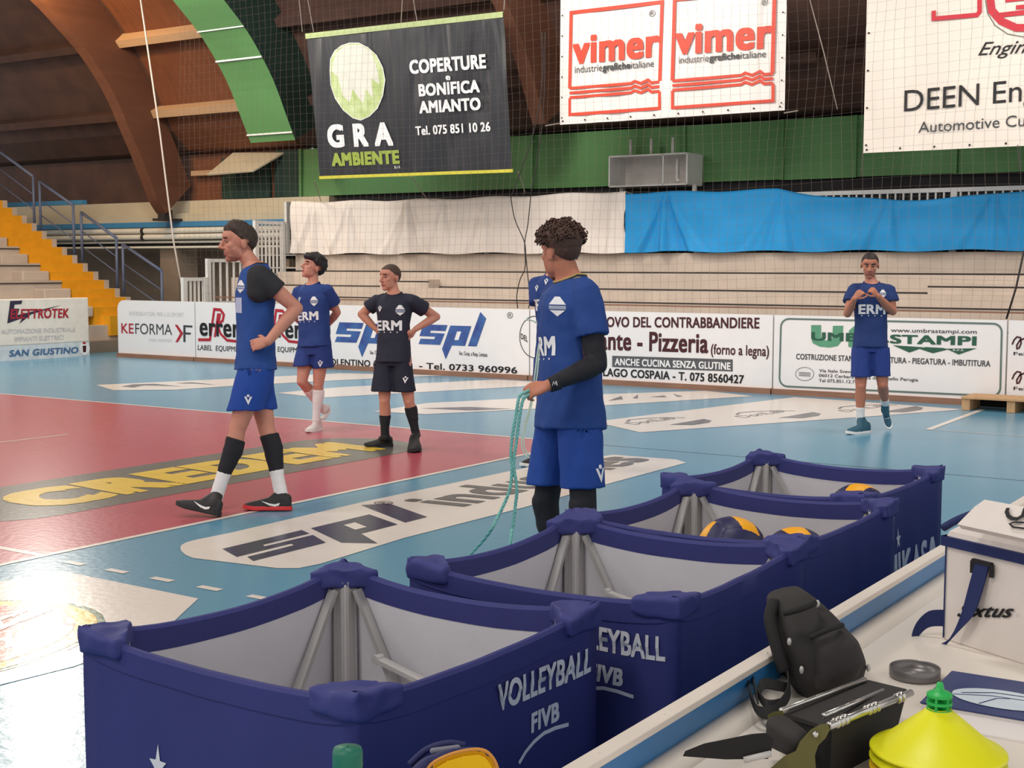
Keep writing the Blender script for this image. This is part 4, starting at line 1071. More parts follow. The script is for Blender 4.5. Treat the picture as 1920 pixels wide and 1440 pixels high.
for aa, bb, cc, dd in ((b0[0], b0[1], b1[0], b0[1]), (b1[0], b0[1], b1[0], b1[1]), (b0[0], b0[1], b0[0], b1[1])):
    bar(bm, BF.at(aa, bb, .006), BF.at(cc, dd, .006), .008, .008)
obj('buckle', bm, M_black, t)
# ---- black backpack
M_bk = fabric('pack_black', (52, 50, 50), rough=.7, bscale=320); M_bk2 = fabric('pack_dark', (36, 35, 36), rough=.7)
base = T(1575, 1296); bd = depth_of(base)
t = thing('backpack', base, 'small black backpack slumped against the rail, left of the cooler bag', 'backpack')
def B(px, py, o=0): return D(px, py, bd+o)
bm = BM(); prof = []
for l, r_, th in (((1500, 1308), (1606, 1283), .085), ((1474, 1268), (1622, 1240), .10), ((1463, 1222), (1604, 1196), .10), ((1452, 1172), (1568, 1160), .085), ((1446, 1140), (1535, 1128), .065), ((1446, 1122), (1508, 1106), .045), ((1456, 1117), (1494, 1107), .02)):
    a_, b_ = B(*l), B(*r_); prof.append(ering((a_+b_)/2+FW*.02, (b_-a_)/2, FW*th, 28, 3.2))
ringloft(bm, prof); me = remesh(bm, .008, 4)
for v in me.vertices: v.co += V((noise.noise(v.co*14), noise.noise(v.co*14+V((5, 0, 0))), noise.noise(v.co*14+V((0, 5, 0)))))*.006
link_mesh('body', me, M_bk, t, True)
bm = BM(); prof = []
for l, r_, th in (((1525, 1296), (1606, 1270), .02), ((1530, 1262), (1618, 1240), .035), ((1528, 1220), (1604, 1200), .035), ((1526, 1190), (1575, 1176), .02)):
    a_, b_ = B(*l, -.085), B(*r_, -.085); prof.append(ering((a_+b_)/2, (b_-a_)/2, FW*th, 24, 3))
ringloft(bm, prof); me = remesh(bm, .007, 3); link_mesh('front_pocket', me, M_bk, t, True)
bm = BM(); tube(bm, catmull([B(1470, 1150, -.09), B(1500, 1142, -.10), B(1528, 1130, -.075)], 4), .006, 6); obj('zip', bm, M_bk2, t, True)
bm = BM(); tube(bm, catmull([B(1520, 1196, -.11), B(1550, 1182, -.12), B(1580, 1172, -.10)], 4), .005, 6); obj('zip', bm, M_bk2, t, True)
bm = BM(); tube(bm, catmull([B(1452, 1128, -.01), B(1444, 1160, -.03), B(1456, 1210, -.05), B(1470, 1260, -.06)], 5), .012, 8); obj('back_pad', bm, M_bk2, t, True)
webbing('shoulder_strap', [B(1478, 1268, -.08), B(1478, 1300, -.14), B(1455, 1330, -.2), B(1425, 1335, -.2), B(1410, 1312, -.17), B(1403, 1275, -.1), B(1406, 1252, -.05), B(1412, 1275, -.1), B(1420, 1310, -.17)], .022, [FW+UP]*9, M_bk2, t)
webbing('shoulder_strap', [B(1478, 1290, -.1), B(1455, 1285, -.13), B(1432, 1282, -.14), B(1422, 1300, -.15), B(1440, 1322, -.19), B(1470, 1318, -.16)], .02, [UP+FW]*6, M_bk2, t)
for px, py in ((1480, 1203), (1503, 1256), (1533, 1132), (1628, 1252)):
    bm = BM(); ell(bm, B(px, py, -.1 if px < 1520 else -.05), Matrix(), (.004, .004, .007), 10); obj('buckle', bm, M_alu, t, True)
# ---- open tin
p = T(1715, 1270)
bm = BM(); lathe(bm, p, [(.001, .003), (.043, .003), (.0445, .0), (.046, .003), (.046, .020), (.0445, .021), (.044, .018), (.0435, .006), (.001, .0055)], 40)
tag(obj('round_tin', bm, mat('tin_grey', (120, 116, 116), rough=.35, metal=.4), None, True), 'shallow round grey tin lying open, just left of the green cone holder', 'tin')
# ---- navy folder on papers
A = T(1786, 1270); B2 = T(1925, 1292); C2 = T(1806, 1342)
e1 = (B2-A).normalized(); e2 = V((-e1.y, e1.x, 0));
if e2.dot(C2-A) < 0: e2 = -e2
t = thing('folder', A, 'navy folder printed with a pale volleyball, lying behind the yellow cones', 'folder')
Rf = axes(e1)
bm = BM(); box(bm, A+e1*.15+e2*.105+V((0, 0, .004)), (.3, .21, .008), Rf); obj('pages', bm, mat('paper_white', (228, 222, 220)), t)
bm = BM(); box(bm, A+e1*.15+e2*.105+V((0, 0, .0105)), (.305, .215, .003), Rf, .001); obj('cover', bm, mat('folder_navy', (44, 58, 108), rough=.45), t)
bm = BM(); box(bm, A+e1*.17+e2*.12+V((0, 0, .013)), (.0, .0, .0), Rf); bm.free()
FP = Plane(A+V((0, 0, .0125)), e1, e2 if e1.cross(e2).z > 0 else e2)
sg = 1 if FP.n.z > 0 else -1
pa = FP.ab(1880, 1312)
M_pb = mat('print_pale', (200, 212, 222), rough=.5)
polypx('mark', FP, [(pa[0]+.085*cos(2*pi*k/36), pa[1]+.052*sin(2*pi*k/36)) for k in range(36)], .0006*sg, M_pb, t, ab=True)
for L in ([(-.07, .0), (-.02, -.03), (.05, -.035)], [(-.08, .015), (-.02, -.01), (.06, -.015)], [(-.03, .045), (-.01, .0), (.01, -.01)], [(.0, .05), (.03, .01), (.085, .0)], [(-.06, -.03), (-.045, -.01)], [(-.02, -.045), (-.01, -.03)], [(.03, -.045), (.03, -.035)]):
    bm = BM(); strip_ab(bm, FP, [(pa[0]+x, pa[1]+y) for x, y in L], .004, .0012*sg); obj('mark', bm, mat('folder_navy', (44, 58, 108)), t)
bm = BM(); box(bm, T(1900, 1372)+V((0, 0, .002)), (.2, .1, .004), axes(e1)); tag(obj('paper_sheet', bm, mat('paper_white', (228, 222, 220))), 'white sheets of paper at the right edge, beside the folder', 'paper')
# ---- training cones on a holder
cz = T(1757, 1462); cd = depth_of(cz)
M_cy = mat('cone_yellow', (226, 224, 30), rough=.4, spec=.4, var=.03); M_cy2 = mat('cone_yellow_warm', (232, 190, 36), rough=.4); M_co = mat('cone_orange', (236, 120, 50), rough=.4)
for m in (M_cy, M_cy2, M_co):
    b = m.node_tree.nodes['Principled BSDF']; b.inputs['Transmission Weight'].default_value = 0.0; b.inputs['Subsurface Weight'].default_value = .15; b.inputs['Subsurface Radius'].default_value = (.02, .02, .01)
topz = D(1757, 1395, cd).z
for k in range(6):
    z = topz-.0145*k
    bm = BM(); c = V((cz.x, cz.y, z))
    lathe(bm, c, [(.0145, .056), (.0165, .057), (.020, .053), (.086, -.002), (.096, -.004), (.0985, -.006), (.0985, -.009), (.094, -.009), (.084, -.006), (.018, .050), (.0145, .052)], 48)
    m = M_cy if k < 2 else (M_cy2 if k == 2 else M_co)
    lb = ['topmost yellow training cone of the stack, under the green knob', 'second yellow training cone of the stack, rim just below the top one', 'deep yellow training cone third from the top of the stack'][k] if k < 3 else ['orange training cone fourth from the top of the stack', 'orange training cone fifth from the top of the stack', 'lowest orange training cone of the stack'][k-3]
    tag(obj('training_cone', bm, m, None, True), lb, 'cone', 'stacked training cones')
M_gh = mat('holder_green', (44, 176, 84), rough=.4)
c = V((cz.x, cz.y, topz+.050))
t = thing('cone_holder', (cz.x, cz.y, TZ), 'bright green plastic knob of the cone holder, on top of the yellow cones', 'holder')
bm = BM(); tube(bm, [(cz.x, cz.y, TZ+.004), (cz.x, cz.y, topz+.05)], .012, 14); obj('pole', bm, M_gh, t, True)
bm = BM()
for z in (.002, .013, .024): lathe(bm, c+V((0, 0, z)), [(.001, 0), (.0185, 0), (.0185, .004), (.001, .004)], 24)
for k in range(6):
    a = k*pi/3; box(bm, c+V((cos(a)*.009, sin(a)*.009, .014)), (.017, .003, .026), axes((cos(a), sin(a), 0)))
obj('knob', bm, M_gh, t)
bm = BM(); lathe(bm, c+V((0, 0, .028)), [(.018, 0), (.014, .003), (.007, .005), (.0055, .012), (.004, .017), (.001, .018)], 20); obj('tip', bm, M_gh, t, True)
bm = BM(); lathe(bm, V((cz.x, cz.y, TZ)), [(.001, .012), (.02, .010), (.06, .004), (.06, 0), (.001, 0)], 30); obj('foot', bm, M_gh, t, True)
# ---- black folding case with olive end plates
base = T(1560, 1440); bd = depth_of(base)
t = thing('folding_seat', base, 'black folding frame with olive end plates and silver rods, in front of the backpack', 'folding frame')
M_ol = mat('olive_plastic', (96, 92, 46), rough=.5); M_sil = mat('silver_rod', (200, 198, 194), rough=.25, metal=.9)
def K(px, py, o=0): return D(px, py, bd+o)
def prism(bm, front, back):
    a_ = [bm.verts.new(p) for p in front]; b_ = [bm.verts.new(p) for p in back]; n = len(front)
    bm.faces.new(a_); bm.faces.new(b_[::-1])
    for i in range(n): bm.faces.new((a_[i], b_[i], b_[(i+1) % n], a_[(i+1) % n]))
bm = BM(); prism(bm, [K(1560, 1370, -.05), K(1700, 1300, .12), K(1660, 1450, .08), K(1555, 1475, -.05)], [K(1470, 1335, .08), K(1630, 1276, .24), K(1640, 1400, .2), K(1500, 1470, .1)]); obj('body', bm, M_bk2, t)
bm = BM(); prism(bm, [K(1558, 1365, -.055), K(1700, 1292, .115), K(1700, 1299, .115), K(1558, 1373, -.055)], [K(1465, 1335, .08), K(1625, 1274, .24), K(1625, 1280, .24), K(1465, 1343, .08)]); obj('cloth_top', bm, M_bk, t)
for a_, b_, o1, o2, r_ in (((1464, 1333), (1622, 1274), .05, .22, .0045), ((1545, 1342), (1656, 1296), -.03, .14, .0045), ((1555, 1361), (1708, 1299), -.065, .10, .006)):
    bm = BM(); tube(bm, [K(*a_, o1), K(*b_, o2)], r_, 10)
    if r_ > .005:
        for f in (.08, .13, .18, .45, .5, .55, .82, .87): 
            q = K(*a_, o1).lerp(K(*b_, o2), f); lathe(bm, q, [(.006, -.004), (.0085, -.002), (.0085, .002), (.006, .004)], 12, (K(*b_, o2)-K(*a_, o1)))
    obj('rod', bm, M_sil, t, True)
pl = [(1500, 1390), (1520, 1368), (1538, 1358), (1552, 1357), (1556, 1368), (1548, 1384), (1534, 1398), (1528, 1416), (1530, 1445), (1530, 1480), (1440, 1480), (1445, 1440), (1470, 1418), (1492, 1408)]
bm = BM(); prism(bm, [K(x, y, -.075) for x, y in pl], [K(x, y, -.055) for x, y in pl]); obj('end_plate', bm, M_ol, t)
pl = [(1440, 1340), (1452, 1334), (1468, 1332), (1471, 1350), (1456, 1356), (1448, 1376), (1442, 1375), (1438, 1355)]
bm = BM(); prism(bm, [K(x, y, .02) for x, y in pl], [K(x, y, .04) for x, y in pl]); obj('end_plate', bm, M_ol, t)
for px, py, o in ((1529, 1377, -.078), (1447, 1352, .017)):
    bm = BM(); ell(bm, K(px, py, o), Matrix(), (.005, .005, .005), 10); obj('bolt', bm, M_sil, t, True)
bm = BM(); capsule(bm, K(1462, 1362, .0), K(1494, 1384, -.05), .022, .020, 14, (UP, .8)); capsule(bm, K(1458, 1385, .0), K(1488, 1402, -.045), .020, .018, 14, (UP, .8)); me = remesh(bm, .006, 2); link_mesh('padding', me, M_bk, t, True)
bm = BM(); pl = [(1280, 1418), (1285, 1408), (1320, 1394), (1410, 1376), (1435, 1374), (1450, 1385), (1446, 1410), (1440, 1423), (1360, 1424)]
prism(bm, [K(x, y, -.1) for x, y in pl], [K(x, y, -.085) for x, y in pl]); obj('side_flap', bm, M_bk2, t)
bm = BM(); tube(bm, [K(1395, 1425, -.105), K(1446, 1413, -.105)], .005, 8); obj('hinge_rod', bm, M_alug, t, True)
# ---- white towel heap at the lower edge, brown ring
tw = T(1305, 1492)
bm = BM(); dw = depth_of(tw)
prof = []
for f, hh in ((-.108, .002), (-.098, .018), (-.05, .027), (0, .029), (.05, .028), (.098, .020), (.108, .002)):
    c = tw+RT*f; prof.append([V((c.x, c.y, TZ))+V((FW.x, FW.y, 0)).normalized()*(.075*cos(a))+V((0, 0, hh*max(0, sin(a))+.001)) for a in [pi*k/10 for k in range(11)]])
ringloft(bm, prof); tag(obj('towel', bm, mat('towel_white', (226, 214, 206), rough=.9, bump=.4, bscale=200, bdist=.003), None, True), 'folded white towel at the lower edge, left of the black folding frame', 'towel')
rc = D(1106, 1446, depth_of(T(1110, 1446)))
u_, w_ = RT, UP
bm = BM(); pts = [rc+u_*(.019*cos(a))+w_*(.017*sin(a)) for a in [2*pi*k/28 for k in range(29)]]
tube(bm, pts, .0028, 8); tag(obj('strap_loop', bm, mat('strap_brown', (150, 92, 66), rough=.6), None, True), 'brown leather strap loop beside the end of the white rail', 'strap')
# ---- bottle
bz = 1.115; bp = H(652, 1440, 2, bz)
t = thing('water_bottle', (bp.x, bp.y, TZ), 'clear plastic bottle with a green cap before the nearest cart', 'bottle')
g = mat('bottle_plastic', (225, 232, 232), rough=.1); g.node_tree.nodes['Principled BSDF'].inputs['Transmission Weight'].default_value = .9
c = V((bp.x, bp.y, TZ)); hh = bz-TZ
bm = BM(); lathe(bm, c, [(.001, .002), (.030, .0), (.0325, .01), (.0325, hh-.075), (.030, hh-.055), (.016, hh-.02), (.0135, hh-.012), (.0165, hh-.008), (.0165, hh-.004), (.013, hh-.002), (.013, hh+.012)], 32); obj('body', bm, g, t, True)
bm = BM(); rr = [(.0150+(.0006 if k % 2 else 0)) for k in range(2)]
lathe(bm, c, [(.0152, hh-.001), (.0158, hh+.002), (.0158, hh+.017), (.0145, hh+.0215), (.001, hh+.023)], 36); obj('cap', bm, mat('cap_green', (30, 112, 92), rough=.45), t, True)
# ---- yellow backpack
base = H(862, 1560, 2, TZ); yd = 1.62
t = thing('sports_backpack', V((base.x, base.y, TZ)), 'yellow and navy backpack top at the lower edge, before the nearest cart', 'backpack')
def Y(px, py, o=0): return D(px, py, yd+o)
zbase = TZ
M_py = fabric('pack_yellow', (230, 180, 16), rough=.6, bscale=200); M_pn = fabric('pack_navy', (44, 48, 92), rough=.65)
dn = lambda p, z: V((p.x, p.y, z))
bm = BM(); out = [(822, 1560), (805, 1500), (800, 1455), (808, 1434), (835, 1418), (868, 1408), (898, 1405), (916, 1412), (930, 1432), (938, 1470), (944, 1530), (944, 1560)]
prism(bm, [Y(x, y, -.03) for x, y in out], [Y(x-3, y+2, .02) for x, y in out]); bmesh.ops.bevel(bm, geom=list(bm.edges), offset=.006, segments=2, affect='EDGES'); obj('front_panel', bm, M_py, t)
bm = BM(); tube(bm, catmull([Y(x, y, -.028) for x, y in out], 3), .0022, 6); obj('piping', bm, mat('piping_orange', (206, 140, 60), rough=.6), t, True)
out2 = [(760, 1560), (762, 1470), (775, 1440), (800, 1420), (835, 1406), (870, 1400), (900, 1400), (920, 1410), (934, 1436), (940, 1560)]
bm = BM(); prism(bm, [Y(x, y, .0) for x, y in out2], [Y(x-8, y+1, .12) for x, y in out2]); me = remesh(bm, .006, 3); link_mesh('body', me, M_pn, t, True)
bm = BM(); tube(bm, catmull([Y(768, 1434, .08), Y(800, 1406, .08), Y(840, 1394, .08), Y(872, 1398, .08)], 5), .0045, 6); obj('grab_handle', bm, M_pn, t, True)
bm = BM(); capsule(bm, Y(812, 1408, .05), Y(858, 1402, .05), .004, .004, 8); obj('mesh_pad', bm, mat('mesh_grey', (120, 122, 134), rough=.8), t, True)
# ------------------------------------------------------------------ people
Z = V((0, 0, 1)); FH = V((FW.x, FW.y, 0)).normalized(); RH = RT0.copy(); TC = -FH
def vd(r, u, t): return (RH*r+Z*u+TC*t).normalized()
def skin(name, rgb):
    m = mat(name, rgb, rough=.5, spec=.35, var=.05, vscale=18, bump=.1, bscale=120, bdist=.002)
    b = m.node_tree.nodes['Principled BSDF']; b.inputs['Subsurface Weight'].default_value = .12; b.inputs['Subsurface Radius'].default_value = (.012, .005, .003)
    return m
def knit(name, rgb, **k): return mat(name, rgb, rough=.75, spec=.25, var=.05, vscale=5, bump=.2, bscale=500, bdist=.001, **k)
M_lip = skin('lip', (158, 92, 84)); M_brow = mat('brow_hair', (52, 38, 32), rough=.8); M_eye = mat('eye_white', (128, 108, 100), rough=.2)
M_iris = mat('iris_dark', (40, 28, 24), rough=.2); M_prt = mat('shirt_print', (226, 226, 230), rough=.6); M_prg = mat('shirt_print_grey', (150, 158, 180), rough=.6)
M_sockw = knit('sock_white', (226, 222, 222)); M_sockb = knit('sock_black', (36, 36, 42)); M_shoeb = mat('shoe_black', (36, 34, 36), rough=.6, bump=.3, bscale=200, bdist=.002)
M_shoew = mat('shoe_white', (218, 210, 204), rough=.6); M_sole = mat('sole_white', (226, 224, 222), rough=.5); M_soler = mat('sole_red', (206, 48, 52), rough=.5)
M_shoet = mat('shoe_teal', (40, 84, 104), rough=.6, bump=.3, bscale=220, bdist=.002); M_soleb = mat('sole_black', (30, 30, 32), rough=.6)
def wrinkle(me, amp, sx=9, sz=5, seed=0):
    ns = [v.normal.copy() for v in me.vertices]
    for v, n in zip(me.vertices, ns):
        p = v.co
        k = noise.noise(V((p.x*sx+seed, p.y*sx, p.z*sz)))+.5*noise.noise(V((p.x*sx*2.1, p.y*sx*2.1+seed, p.z*sz*2.3)))
        v.co = p+n*amp*k
def hand(bm, Wp, d, pn, curl, s=1.0, thumb=1, spread=.10):
    """palm, four fingers and a thumb; d along the hand, pn = palm normal (fingers curl towards it)"""
    d = V(d).normalized(); pn = V(pn); pn = (pn-d*pn.dot(d)).normalized(); l = d.cross(pn).normalized()*thumb
    a = []
    for f, w, t in ((0, .026, .019), (.03, .034, .018), (.06, .041, .016), (.085, .042, .013), (.095, .036, .010)):
        a.append(ering(Wp+d*f*s, l*w*s, pn*t*s, 16, 2.6))
    ringloft(bm, a)
    for i, (off, L) in enumerate(((.031, .070), (.011, .079), (-.010, .074), (-.029, .058))):
        p = Wp+d*.088*s+l*off*s; ang = 0; dirn = (d+l*off*spread*30*.1).normalized(); L *= s
        for k, fr in enumerate((.45, .31, .24)):
            c = curl[i] if isinstance(curl, (list, tuple)) else curl
            ang += c*(.8 if k == 0 else 1.0)
            v = dirn*cos(ang)+pn*sin(ang); q = p+v*L*fr
            capsule(bm, p, q, (.0098-.001*k)*s, (.0092-.0012*k)*s, 10); p = q
    p = Wp+d*.03*s+l*.030*s+pn*.006*s
    for k, (L, v) in enumerate(((.042, d*.7+l*.62+pn*.35), (.032, d*.85+l*.22+pn*.5), (.026, d*.85-l*.05+pn*.55))):
        q = p+v.normalized()*L*s; capsule(bm, p, q, (.0125-.0015*k)*s, (.0112-.0015*k)*s, 10); p = q
def shoe(par, heel, toe, up, m, msole, ankle, swoosh=None, W=1.0, lace=None):
    d = (toe-heel); L = d.length; d.normalize(); up = (up-d*up.dot(d)).normalized(); l = up.cross(d)
    R = []
    for f, w, h in ((-.0, .020, .075), (.03, .030, .088), (.12, .036, .094), (.28, .037, .088), (.42, .038, .076), (.58, .043, .062), (.74, .045, .050), (.88, .038, .042), (.97, .022, .034), (1.0, .006, .026)):
        c = heel+d*L*f; w *= W
        R.append([c+l*w*x*(L/.29)+up*(h*y*(L/.29)+.012) for x, y in ((-1, 0), (-1.04, .3), (-.9, .62), (-.55, .92), (0, 1.0), (.55, .92), (.9, .62), (1.04, .3), (1, 0))])
    bm = BM(); ringloft(bm, R)
    capsule(bm, heel+d*L*.19+up*.07, ankle, .042, .041, 14); capsule(bm, heel+d*L*.40+up*.066, ankle, .034, .036, 12)
    me = remesh(bm, .007, 2); o = link_mesh('shoe', me, m, par, True)
    S = []
    for f, w in ((-.02, .014), (.02, .030), (.12, .040), (.3, .040), (.45, .040), (.6, .046), (.75, .049), (.9, .042), (.99, .024), (1.02, .006)):
        c = heel+d*L*f; w *= W*(L/.29); lift = .012*max(0, (f-.8)/.2)
        S.append([c+l*w*x+up*(y+lift) for x, y in ((-1, .001), (-1.02, .012), (-.98, .028), (.98, .028), (1.02, .012), (1, .001))])
    bm = BM(); ringloft(bm, S); so = obj('sole', bm, msole, o, False)
    if lace is not None:
        for k in range(4):
            f = .36+.07*k; c = heel+d*L*f+up*(.088-.030*(k/3)*1.0+.006)
            bm = BM(); tube(bm, [c-l*.022-up*.008, c+up*.003, c+l*.022-up*.008], .003, 6); obj('lace', bm, lace, o, True)
    if swoosh is not None:
        sd, mm = swoosh; s_ = l*sd; b = bpy.data.meshes.new('w')
        pts = [(.22, .045), (.32, .036), (.42, .040), (.62, .058), (.44, .028), (.32, .020), (.24, .028)]
        bm = BM(); bm.faces.new([bm.verts.new(heel+d*L*f+up*(h+.006)+s_*.08) for f, h in pts]); decal_bm(bm, me, -s_, wloc(par)); obj('mark', bm, mm, o)
    return o
def tuck(me, gar, skip, depth=.005, reach=.028):
    """draw body vertices that stick out of a garment back under the cloth"""
    T_ = BVHTree.FromPolygons([v.co for v in gar.vertices], [tuple(p.vertices) for p in gar.polygons])
    for v in me.vertices:
        l, n, i, d = T_.find_nearest(v.co, reach)
        if l is None or skip(v.co, n): continue
        if (v.co-l).dot(n) > -depth: v.co = l-n*depth
def decal_bm(bm, me, direction, shift=V((0, 0, 0)), off=.003, maxlen=.02):
    """lay flat print on a garment: every point slides along direction until it meets the cloth"""
    bm.normal_update(); bmesh.ops.triangulate(bm, faces=bm.faces, ngon_method='EAR_CLIP')
    for _ in range(3):
        le = [e for e in bm.edges if e.calc_length() > maxlen]
        if not le: break
        bmesh.ops.subdivide_edges(bm, edges=le, cuts=1); bmesh.ops.triangulate(bm, faces=bm.faces)
    T_ = BVHTree.FromPolygons([v.co+shift for v in me.vertices], [tuple(p.vertices) for p in me.polygons])
    for v in bm.verts:
        h = T_.ray_cast(v.co-direction*.5, direction, 1.4)
        if h[0] is not None: v.co = h[0]-direction*off
        else: v.tag = True
    bmesh.ops.delete(bm, geom=[v for v in bm.verts if v.tag], context='VERTS')
def decal_text(name, s, P, a0, a1, b0, b1, par, me, m, off=.003, **k):
    tm = text_mesh(s, k.get('bold', 0), k.get('shear', 0)); xs = [v.co.x for v in tm.vertices]; ys = [v.co.y for v in tm.vertices]
    bm = BM(); bm.from_mesh(tm); lay = {v: v.co.z for v in bm.verts}
    for v in bm.verts:
        v.co = P.at(a0+(v.co.x-min(xs))/(max(xs)-min(xs))*(a1-a0), b0+(v.co.y-min(ys))/(max(ys)-min(ys))*(b1-b0), 0)
    decal_bm(bm, me, -P.n, wloc(par), off); return obj(name, bm, m, par)
def decal_poly(name, P, pts, par, me, m, off=.003):
    bm = BM(); bm.faces.new([bm.verts.new(P.at(a, b, 0)) for a, b in pts]); decal_bm(bm, me, -P.n, wloc(par), off); return obj(name, bm, m, par)
def vmark(P, a, b, h, par, me):
    """small sports mark: a V with a dot above"""
    decal_poly('mark', P, [(a-.42*h, b+.32*h), (a-.2*h, b+.32*h), (a, b-.15*h), (a+.2*h, b+.32*h), (a+.42*h, b+.32*h), (a, b-.6*h)], par, me, M_prt)
    decal_poly('mark', P, [(a+.15*h*cos(k*pi/4), b+.42*h+.15*h*sin(k*pi/4)) for k in range(8)], par, me, M_prt)
def crest(P, a, b, h, par, me):
    w = .42*h
    decal_poly('crest', P, [(a-w, b+.1*h), (a-.3*w, b+.5*h), (a+.3*w, b+.5*h), (a+w, b+.1*h)], par, me, M_prt)
    decal_poly('crest', P, [(a-w, b+.04*h), (a+w, b+.04*h), (a+w, b-.14*h), (a-w, b-.14*h)], par, me, M_prg)
    decal_poly('crest', P, [(a-.9*w, b-.19*h), (a+.9*w, b-.19*h), (a, b-.5*h)], par, me, M_prt)
def team_print(P, a, b, w, par, me, m=None):
    m = m or M_prt; h = w*.36
    decal_text('lettering', 'ERM', P, a-w/2, a+w/2, b-h/2, b+h/2, par, me, m, bold=.035)
    for k in range(4): decal_poly('lettering', P, [(a-w*.4+w*.24*k, b-h*.62), (a-w*.36+w*.24*k, b-h*.62), (a-w*.36+w*.24*k, b-h*.72), (a-w*.4+w*.24*k, b-h*.72)], par, me, m)

def person(label, d0, s, N, Pv, Fb, head, arms, legs, skinm, shirt, shorts, hair, sleeve=.5, hemdrop=.10, wide=1.0, under=None, stubble=None, lean=None):
    """joints are world points; arms/legs dict by side +1 (own left) / -1"""
    Fb = (Fb-Z*Fb.dot(Z)).normalized(); Lt = Z.cross(Fb)
    g = V((Pv.x, Pv.y, 0))
    t = thing('person', g, label, 'person'); t['group'] = 'players on the court'
    up = (N-Pv); SL = up.length; up.normalize(); Fs = (Fb-up*Fb.dot(up)).normalized(); Ls = up.cross(Fs)
    sh = {k: N+Ls*k*.168*s-up*.078*s for k in (1, -1)}
    # ---------------- body
    bm = BM()
    prof = [(-.10, .11, .08), (0, .135, .095), (.25, .142, .098), (.5, .148, .105), (.75, .160, .110), (.88, .13, .085), (.98, .05, .045)]
    ringloft(bm, [ering(Pv+up*SL*f, Ls*a*s, Fs*b*s, 24, 2.3) for f, a, b in prof])
    hc, hf, hu, hs = head; hf = hf.normalized(); hu = (hu-hf*hu.dot(hf)).normalized(); hr = hf.cross(hu)  # hr = own right
    def h(f, r, u): return hc+(hf*f+hr*r+hu*u)*hs
    HR = Matrix((hf, hr, hu)).transposed()
    def he(f, r, u, a, b, c): ell(bm, h(f, r, u), HR, (a*hs, b*hs, c*hs), 20)
    he(-.012, 0, .030, .098, .076, .090); he(.030, 0, -.035, .060, .059, .078); he(.058, 0, -.094, .026, .027, .022)
    he(.045, 0, .045, .052, .062, .05)
    for k in (1, -1):
        he(.012, k*.041, -.056, .036, .017, .036); he(.050, k*.036, -.014, .027, .025, .024); he(.032, k*.031, -.076, .04, .019, .018)
        bmesh.ops.create_uvsphere(bm, u_segments=14, v_segments=10, radius=1, matrix=Matrix.Translation(h(-.022, k*.079, -.008)) @ (HR @ Matrix.Rotation(k*.35, 3, 'Z')).to_4x4() @ Matrix.Diagonal((.019*hs, .007*hs, .031*hs, 1)))
        he(.098, k*.011, -.029, .010, .009, .008)
        capsule(bm, h(.080, k*.014, .029), h(.066, k*.046, .030), .009*hs, .008*hs, 10)
    capsule(bm, h(.088, 0, .022), h(.112, 0, -.022), .0085*hs, .0125*hs, 12)
    capsule(bm, h(.0845, -.014, -.055), h(.0845, .014, -.055), .0065*hs, .0065*hs, 10); capsule(bm, h(.083, -.013, -.066), h(.083, .013, -.066), .007*hs, .007*hs, 10)
    nk = hair.get('neck', 1.0); capsule(bm, N-up*.03, h(-.028, 0, -.055), .054*s*nk, .049*s*nk, 18)
    capsule(bm, N-up*.03+Ls*.026-Fs*.014, h(-.034, -.012, -.05), .036*s, .032*s, 12); capsule(bm, N-up*.03-Ls*.026-Fs*.014, h(-.034, .012, -.05), .036*s, .032*s, 12)
    nc = Pv+up*SL*1.008; NR = []
    for dz, ra, rb, dip, sh_ in ((-.035, .066, .066, 1, 0), (.003, .0745, .0765, 1, 0), (.010, .067, .068, .8, 0), (.022, .054*nk, .053*nk, .4, 0), (.034, .043*nk, .043*nk, 0, 0)):
        lv = (h(-.028, 0, -.055)-nc); lv = (lv-up*lv.dot(up))*(max(0, dz)*s/max(.03, lv.dot(up)))
        NR.append([nc+lv+up*(dz*s-.036*s*dip*max(0, sin(q)))+Ls*ra*s*cos(q)+Fs*(rb*s*sin(q)+sh_) for q in [2*pi*j/28 for j in range(28)]])
    ringloft(bm, NR)
    for k in (1, -1):
        a = arms[k]; S = sh[k]
        capsule(bm, N-up*.085*s, S, .036*s, .050*s, 14)
        capsule(bm, S, S.lerp(a['e'], .5), .058*s, .050*s, 16); capsule(bm, S.lerp(a['e'], .5), a['e'], .050*s, .041*s, 16)
        m = a['e'].lerp(a['w'], .3); capsule(bm, a['e'], m, .040*s, .043*s, 16); capsule(bm, m, a['w'], .043*s, .028*s, 16)
        hand(bm, a['w'], a['hd'], a['pn'], a.get('curl', .35), .95*s, a.get('thumb', 1))
        q = legs[k]; hip = Pv+Ls*k*.088*s
        q['hip'] = hip
        capsule(bm, hip, hip.lerp(q['k'], .5), .088*s, .076*s, 18); capsule(bm, hip.lerp(q['k'], .5), q['k'], .076*s, .053*s, 18)
        sd = (q['a']-q['k']).normalized(); bk = (Fb*-1-sd*(-Fb).dot(sd)).normalized()
        c1 = q['k'].lerp(q['a'], .32)+bk*.014*s
        capsule(bm, q['k'], c1, .050*s, .056*s, 18); capsule(bm, c1, q['k'].lerp(q['a'], .72), .056*s, .040*s, 18); capsule(bm, q['k'].lerp(q['a'], .7), q['a'], .040*s, .033*s, 16)
        capsule(bm, q['k']+Fb*.018*s, q['k']+Fb*.012*s+sd*.05, .040*s, .036*s, 12)
        fd = (q['toe']-q['heel']).normalized(); capsule(bm, q['a'], q['heel']+fd*.10+Z*.04, .030*s, .022*s, 12)
    me = remesh(bm, .0052, 3, .5)
    body = link_mesh('body', me, [skinm, stubble or skinm, M_lip, M_brow], t, True)
    off = wloc(t); iv = HR.transposed()
    loc = [(iv @ (v.co+off-hc))/hs for v in me.vertices]
